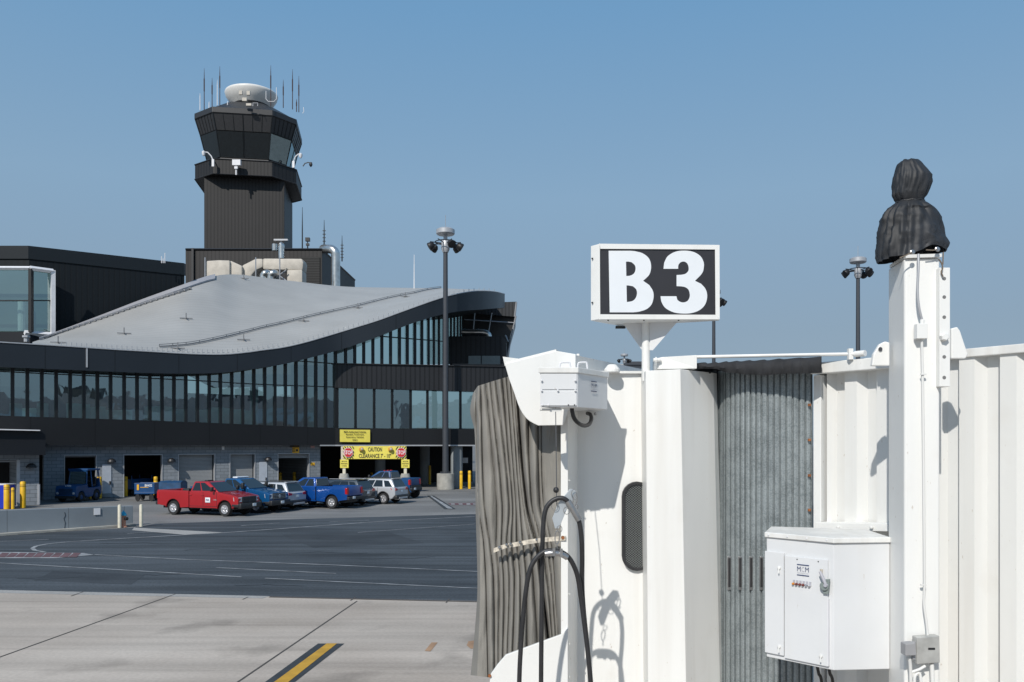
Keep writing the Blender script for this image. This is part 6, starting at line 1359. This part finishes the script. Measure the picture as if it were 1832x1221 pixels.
m = MB(); m.box(W(1110, 586, 10.5), (.12, .05, .03)); m.build('cable_gland', M['plastic'], SG)
# ---------------- electrical cabinet ----------------
EC = thing('electrical_cabinet', W(1480, 1100, 8.378), 'large white electrical cabinet with navy logo, indicator lamps and a grey switch lever', 'electrical cabinet')
cA, cB = W(1371.5, 1178, 8.673), W(1491.5, 1198, 8.142); cC = W(1592, 1198, 8.19); zB = W(1491.5, 1200, 8.142).z; zT = W(1491.5, 972, 8.142).z
cD = cC+Vector((.1, .75, 0)); cE = cA+Vector((.25, .55, 0))
rg = [Vector((p.x, p.y, 0)) for p in (cA, cB, cC, cD, cE)]
m = MB(); m.hexa([Vector((p.x, p.y, zB)) for p in rg], [Vector((p.x, p.y, zT)) for p in rg]); m.build('housing', M['cabgrey'], EC, bevel=.008, seg=2)
dAB = (rg[1]-rg[0]).normalized(); nAB = Vector((dAB.y, -dAB.x, 0)); dBC = (rg[2]-rg[1]).normalized(); nBC = Vector((dBC.y, -dBC.x, 0))
o_ = .022; q0 = rg[0]+nAB*o_-dAB*.012; q1 = rg[1]+(nAB+nBC).normalized()*.03; q2 = rg[2]+nBC*o_
lid = [q0, q1, q2, rg[3]+Vector((0, .05, 0)), rg[4]+Vector((-.02, .05, 0))]
m = MB(); m.hexa([Vector((p.x, p.y, zT)) for p in lid], [Vector((p.x, p.y, zT+.052)) for p in lid]); m.build('lid', M['white2'], EC, bevel=.006, seg=1)
LAB = (rg[1]-rg[0]).length; zx2 = lambda f: lerp(zB, zT, f)
def door(u0, u1, f0, f1, name, th=.022):
    m = MB(); a = rg[0]+dAB*u0*LAB+nAB*.002; b = rg[0]+dAB*u1*LAB+nAB*.002; m.hexa([Vector((p.x, p.y, zx2(f0))) for p in (a, b, b+nAB*th, a+nAB*th)], [Vector((p.x, p.y, zx2(f1))) for p in (a, b, b+nAB*th, a+nAB*th)]); return m.build(name, M['cabgrey'], EC, bevel=.004)
d1 = door(-.01, .285, .04, .885, 'left_door'.replace('left_', 'narrow_')); d2 = door(.30, .93, .025, .865, 'wide_door')
def onf(u, f, n_=.026): p = rg[0]+dAB*u*LAB+nAB*n_; return Vector((p.x, p.y, zx2(f)))
m = MB()
for u, f in ((.22, .76), (.22, .11), (.84, .10)): m.lathe(onf(u, f), [(.018, 0), (.018, .012), (.008, .016)], 10, nAB); m.tube([onf(u, f, .04), onf(u+.01, f-.045, .05)], .007, 5)
m.build('latch', M['white2'], EC, smooth=40); m = MB()
for u, f in ((.49, .845), (.80, .845)): m.lathe(onf(u, f), [(.006, 0), (.006, .003)], 8, nAB)
m.build('screw_hole', M['black'], EC); m = MB()
for k in range(4): p = onf(.05+k*.29, 1.0); p = Vector((p.x, p.y, zT+.026)); m.lathe(p-nAB*.004, [(.009, 0), (.009, .008), (.004, .01)], 8, nAB)
m.build('lid_bolt', M['whitetrim'], EC)
lo_ = onf(.578, .762); logo(EC, lo_, dAB, .128, 1)
cols_ = ('amber', 'tail', 'tail', 'tail', 'steel', 'steel')
M['dullred'] = mat('dull_red_lens', (.16, .03, .02), .35)
for k in range(6):
    u = .445+k*.048; m = MB(); p = onf(u, .648); m.box(p+Vector((0, 0, .012)), (.020, .012, .045), math.atan2(dAB.y, dAB.x)); pl_ = m.build('indicator_plate', M['logogrey'], EC)
    m = MB(); m.lathe(onf(u-.005, .645), [(.013, 0), (.013, .012), (.010, .026), (.003, .03)], 12, nAB); m.build('indicator_lamp', M['amber'] if k == 0 else M['dullred'] if k < 4 else M['chrome'], EC, smooth=50)
m = MB(); a = onf(.93, .62, .03)
m.hexa([onf(.885, .60, .028), onf(.955, .60, .028), onf(.955, .60, .055), onf(.885, .60, .055)], [onf(.885, .71, .028), onf(.975, .72, .028), onf(.975, .72, .055), onf(.885, .71, .055)]); m.lathe(onf(.91, .66, .05), [(.045, 0), (.045, .02), (.035, .026)], 16, nAB)
hb = m.build('switch_base', mat('switch_grey_green', (.22, .26, .25), .5), EC, bevel=.004)
m = MB(); m.tube([onf(.95, .665, .08), onf(.915, .72, .085), onf(.865, .775, .085)], [.014, .018, .014], 8); m.lathe(onf(.945, .672, .07), [(.018, 0), (.018, .025)], 12, nAB); m.build('switch_lever', M['logogrey'], EC, smooth=40)
m = MB(); m.tube([onf(.855, .79, .04), onf(.855, .755, .045)], .014, 8); m.build('padlock', M['rustpaint'], EC)
m = MB(); m.hexa([onf(.93, .03, .002), onf(.945, .03, .002), onf(.945, .03, .03), onf(.93, .03, .03)], [onf(.93, .56, .002), onf(.945, .56, .002), onf(.945, .56, .03), onf(.93, .56, .03)]); m.build('door_edge_strip', M['whitetrim'], EC)
tagc = []
for x0, lb in ((1462, 'left black cable dropping from under the white electrical cabinet'), (1482, 'right black cable dropping from under the white electrical cabinet')):
    m = MB(); m.tube(catmull([W(x0, 1192, 8.496), W(x0+3, 1206, 8.496), W(x0+8, 1221, 8.555), W(x0+16, 1300, 8.614)], 5), .016, 8); tag(m.build('cable', M['rubber'], smooth=50), lb, 'cable')
# ---------------- lift column ----------------
LC = thing('lift_column', W(1640, 797, 7.904)-Vector((0, 0, 4)), 'tall white steel lift column rising beside the boarding bridge tunnel', 'column')
c0, c1, c2 = W(1589, 700, 8.247), W(1618, 700, 7.8), W(1682, 700, 7.758)
zl = W(1618, 463, 7.8).z; rg2 = [Vector((p.x, p.y, 0)) for p in (c0, c1, c2)]; rg2 += [rg2[2]+Vector((.03, .45, 0))]
m = MB(); m.hexa([p+Vector((0, 0, .6)) for p in rg2], [p+Vector((0, 0, zl)) for p in rg2]); m.build('post', M['white'], LC, bevel=.022, seg=4)
m = MB(); m.hexa([p+Vector((-.0, -.03, zl)) for p in rg2], [p+Vector((0, -.03, zl+.03)) for p in rg2]); m.build('cap_plate', M['white2'], LC)
# bolt plate on its right
m = MB(); pa, pb2 = W(1681, 700, 7.696), W(1700, 700, 7.696); zt_p = W(1690, 479, 7.696).z; zb_p = W(1690, 692, 7.696).z
m.hexa([Vector((pa.x, pa.y, zb_p)), Vector((pb2.x, pb2.y, zb_p)), Vector((pb2.x+.0, pb2.y+.16, zb_p)), Vector((pa.x, pa.y+.16, zb_p))], [Vector((pa.x, pa.y, zt_p)), Vector((pb2.x, pb2.y, zt_p)), Vector((pb2.x, pb2.y+.16, zt_p)), Vector((pa.x, pa.y+.16, zt_p))])
bpq = m.build('bolt_plate', M['white'], LC, bevel=.005)
m = MB()
for y in (499, 532, 568, 639, 676): m.lathe(W(1689, y, 7.699), [(.017, 0), (.017, .004)], 14, Vector((0, -1, 0)))
m.build('plate_hole', mat('hole_shadow_metal', (.16, .16, .16), .7), bpq)
m = MB(); m.lathe(W(1687, 604, 7.696), [(.038, 0), (.038, .045), (.03, .052)], 6, Vector((0, -1, 0))); m.build('hex_bolt', M['white'], bpq)
m = MB(); m.prism([W(x, y, 7.852) for x, y in ((1702, 588), (1713, 585), (1718, 592), (1729, 625), (1732, 634), (1728, 642), (1702, 642))], (0, .05, 0)); m.build('lifting_lug', M['white'], LC, bevel=.01)
m = MB(); m.prism([W(x, y, 8.112) for x, y in ((1560, 655), (1563, 634), (1574, 616), (1584, 611), (1592, 613), (1592, 655))], (0, .05, 0)); m.build('lifting_lug', M['white'], LC, bevel=.01)
m = MB(); m.lathe(W(1575, 625, 8.102), [(.02, 0), (.02, .003)], 10, Vector((0, -1, 0))); m.build('lug_hole', M['mastgrey'], LC)
m = MB(); m.tube(catmull([W(1643, 455, 7.717), W(1643, 480, 7.706), W(1641.5, 520, 7.706), W(1644, 550, 7.706), W(1650, 575, 7.717)], 5), .012, 8); m.build('conduit', M['trim'], LC, smooth=50)
m = MB(); m.prism([W(1641, 579, 7.696), W(1660, 579, 7.696), W(1660, 606, 7.696), W(1641, 606, 7.696)], (0, .07, 0)); m.tube([W(1650, 572, 7.717), W(1650, 580, 7.717)], .02, 8); m.build('junction_box', M['white'], LC, bevel=.005)
m = MB(); m.tube(catmull([W(1649, 605, 7.738), W(1651, 700, 7.738), W(1653, 900, 7.738), W(1654, 1040, 7.727), W(1653, 1080, 7.727), W(1657, 1110, 7.717), W(1660, 1140, 7.717)], 5), .012, 8)
for y in (670, 1047): m.box(W(1652, y, 7.727), (.05, .02, .012))
m.build('conduit', M['white2'], LC, smooth=50)
JB = thing('junction_box', W(1660, 1165, 7.696), 'bare metal junction box with a grey switch low on the lift column', 'electrical box')
m = MB(); m.prism([W(1640, 1141, 7.654), W(1681, 1138, 7.654), W(1682, 1186, 7.654), W(1641, 1189, 7.654)], (0, .09, 0)); m.build('housing', mat('brushed_box', (.48, .48, .46), .45, .4, var=.15, scale=10), JB, bevel=.006)
m = MB(); m.prism([W(1661, 1159.5, 7.649), W(1673, 1159.5, 7.649), W(1673, 1163, 7.649), W(1661, 1163, 7.649)], (0, .004, 0)); m.build('name_plate', M['black'], JB)
m = MB(); m.prism([W(1620, 1153, 7.592), W(1638, 1151, 7.592), W(1640, 1173, 7.592), W(1620, 1174, 7.592)], (0, .1, 0)); m.tube([W(1634, 1148, 7.654), W(1634, 1180, 7.654)], .02, 8); m.build('limit_switch', M['mastgrey'] if 0 else mat('switch_grey', (.30, .30, .31), .5), JB, bevel=.006)
m = MB(); m.tube(catmull([W(1627, 1176, 7.654), W(1629, 1200, 7.675), W(1630, 1260, 7.696)], 4), .016, 8); m.tube(catmull([W(1636, 1230, 7.675), W(1637, 1210, 7.675), W(1645, 1205, 7.675), W(1648, 1225, 7.675), W(1649, 1260, 7.696)], 4), .014, 8); m.tube([W(1667, 1188, 7.696), W(1669, 1230, 7.696), W(1669, 1280, 7.696)], .02, 8); m.tube([W(1631, 1203, 7.675), W(1645, 1198, 7.665), W(1655, 1192, 7.675)], .014, 8); m.build('conduits', M['white2'], JB, smooth=50)
# protective fabric cover tied over the column top
CV = thing('fabric_cover', W(1630, 465, 7.904), 'black fabric cover cinched with cord over the top of the lift column', 'cover')
prof = [(716/3.392, 300, 716), (0, 0, 0)]
Z5 = lambda a, b: (1480+a/3.392, 260+b/3.392)
outl = [(92, 470, 530), (96, 450, 548), (115, 432, 570), (150, 418, 598), (190, 407, 628), (230, 400, 628), (270, 397, 615), (300, 396, 600), (330, 410, 585), (345, 425, 582), (352, 415, 590), (375, 385, 620), (410, 352, 655), (450, 330, 680), (480, 324, 687), (520, 318, 694), (560, 310, 703), (600, 305, 712), (640, 302, 716), (680, 300, 717)]
outl = [(lerp(outl[i][0], outl[i+1][0], t/3), lerp(outl[i][1], outl[i+1][1], t/3), lerp(outl[i][2], outl[i+1][2], t/3)) for i in range(len(outl)-1) for t in range(3)]+[outl[-1]]
rows = []; NA = 160
bot_off = lambda a: 0
for i, (zy, xl, xr) in enumerate(outl):
    row = []; (pxl, py) = Z5(xl, zy); (pxr, _) = Z5(xr, zy); C_ = W((pxl+pxr)/2, py, 7.987); hwid = (pxr-pxl)/2/FPX*7.987
    t = i/(len(outl)-1); low = max(0, (zy-352)/330); neck = math.exp(-((zy-348)/40)**2)
    for k in range(NA):
        a = 2*PI*k/NA; c, s = math.cos(a), math.sin(a)
        gath = math.exp(-((zy-350)/90)**2); f = (abs(math.sin(a*6.5+1.3*math.sin(a*2)+.6*math.sin(zy*.01)))**.6-.6)*(.06+.13*gath)+math.sin(a*19+zy*.01+2*math.sin(a*3))*.022+noise.noise(Vector((c*2.2, s*2.2, zy*.012)))*.11+abs(noise.noise(Vector((c*4.5, s*4.5, zy*.03+4))))*.07-.09*low
        f *= (1.0 if zy > 352 else .8); wob = 1+f*(.35 if neck > .6 else 1)-.0
        e = .72 if zy > 400 else .8
        # squarer section at the bottom
        n_ = 2.0+.7*low; rr2 = 1/((abs(c)**n_+abs(s)**n_)**(1/n_))
        zoff = 0
        if zy > 560:   # uneven hem: lower on the left, arched in front middle
            w_ = (zy-560)/120; zoff = w_*(.045*c+ (.055*math.exp(-((a-1.62*PI)/.35)**2)))
        if abs(c) > .93 or True: pass
        row.append(Vector((C_.x+c*hwid*(rr2 if zy > 400 else 1)*wob*(.985 if abs(c) < .9 else .97), C_.y+s*hwid*e*rr2*wob, C_.z+zoff+noise.noise(Vector((c*3, s*3, zy*.02)))*.012)))
    rows.append(row)
m = MB(); m.grid(rows, closed=True); m.f.append(list(range(NA))); m.build('fabric', M['blackfab'], CV, smooth=38)
m = MB(); (nx, ny) = Z5(502, 348); C_ = W(nx, ny, 7.987); hw_ = 80/3.392/FPX*7.987; m.tube([C_+Vector((math.cos(k*PI/16)*hw_*1.02, math.sin(k*PI/16)*hw_*.86, .004*math.sin(k*2))) for k in range(32)], .009, 5, closed=True); m.build('cinch_cord', M['rubber'], CV)
m = MB(); zc_ = lambda a, b, Y=7.38: W(*Z5(a, b), (Y)*1.04); m.tube([zc_(440, 684), zc_(480, 668), zc_(515, 650)], .006, 5); m.tube([zc_(600, 636), zc_(640, 638), zc_(668, 634)], .006, 5); m.tube(catmull([zc_(676, 690), zc_(695, 720), zc_(700, 750), zc_(692, 770), zc_(703, 800)], 4), .007, 5); m.tube([zc_(704, 650), zc_(702, 725)], .006, 5); m.build('hem_cord', mat('tan_cord', (.16, .13, .10), .8), CV)
for a, b in ((517, 650), (668, 633)): m = MB(); m.lathe(zc_(a, b, 7.39), [(.020, 0), (.024, .006), (.016, .01)], 12, Vector((0, -1, .1))); m.build('eyelet', M['steel'], CV)
# ---------------- opposite concourse (out of frame, mirrored in the glazing) ----------------
OC = thing('opposite_concourse', (95, 5, 0), 'long brown grey concourse seen only as a reflection in the curtain wall', 'building')
m = MB(); dirc = Vector((.5, .86, 0)).normalized(); nc = Vector((-.86, .5, 0)); o0 = Vector((70, -70, 0)); o1 = o0+dirc*190
m.hexa([o0, o1, o1-nc*20, o0-nc*20], [v+Vector((0, 0, 16)) for v in (o0, o1, o1-nc*20, o0-nc*20)]); m.build('walls', mat('brown_cladding', (.60, .50, .47), .7, var=.15), OC)
m = MB(); m.hexa([o0+nc*.3+Vector((0, 0, 5.2)), o1+nc*.3+Vector((0, 0, 5.2)), o1+Vector((0, 0, 5.2)), o0+Vector((0, 0, 5.2))], [v+Vector((0, 0, 1.4)) for v in (o0+nc*.3+Vector((0, 0, 5.2)), o1+nc*.3+Vector((0, 0, 5.2)), o1+Vector((0, 0, 5.2)), o0+Vector((0, 0, 5.2)))]); m.build('window_band', M['towerglass'], OC)
for k in range(6):
    c = o0+dirc*(12+k*31)+nc*4; m = MB(); m.box((c.x, c.y, 10.6+.4*(k % 3)), (random.choice((9, 14, 18)), 3, 2.6), math.atan2(dirc.y, dirc.x)+.2*(k % 2)); m.build('white_bridge_roof', M['whitetrim'], OC)
m = MB()
for k in range(4): c = o0+dirc*(25+k*40)-nc*8; m.box((c.x, c.y, 17.4), (10, 6, 3), math.atan2(dirc.y, dirc.x))
m.build('roof_plant', M['mastgrey'], OC)
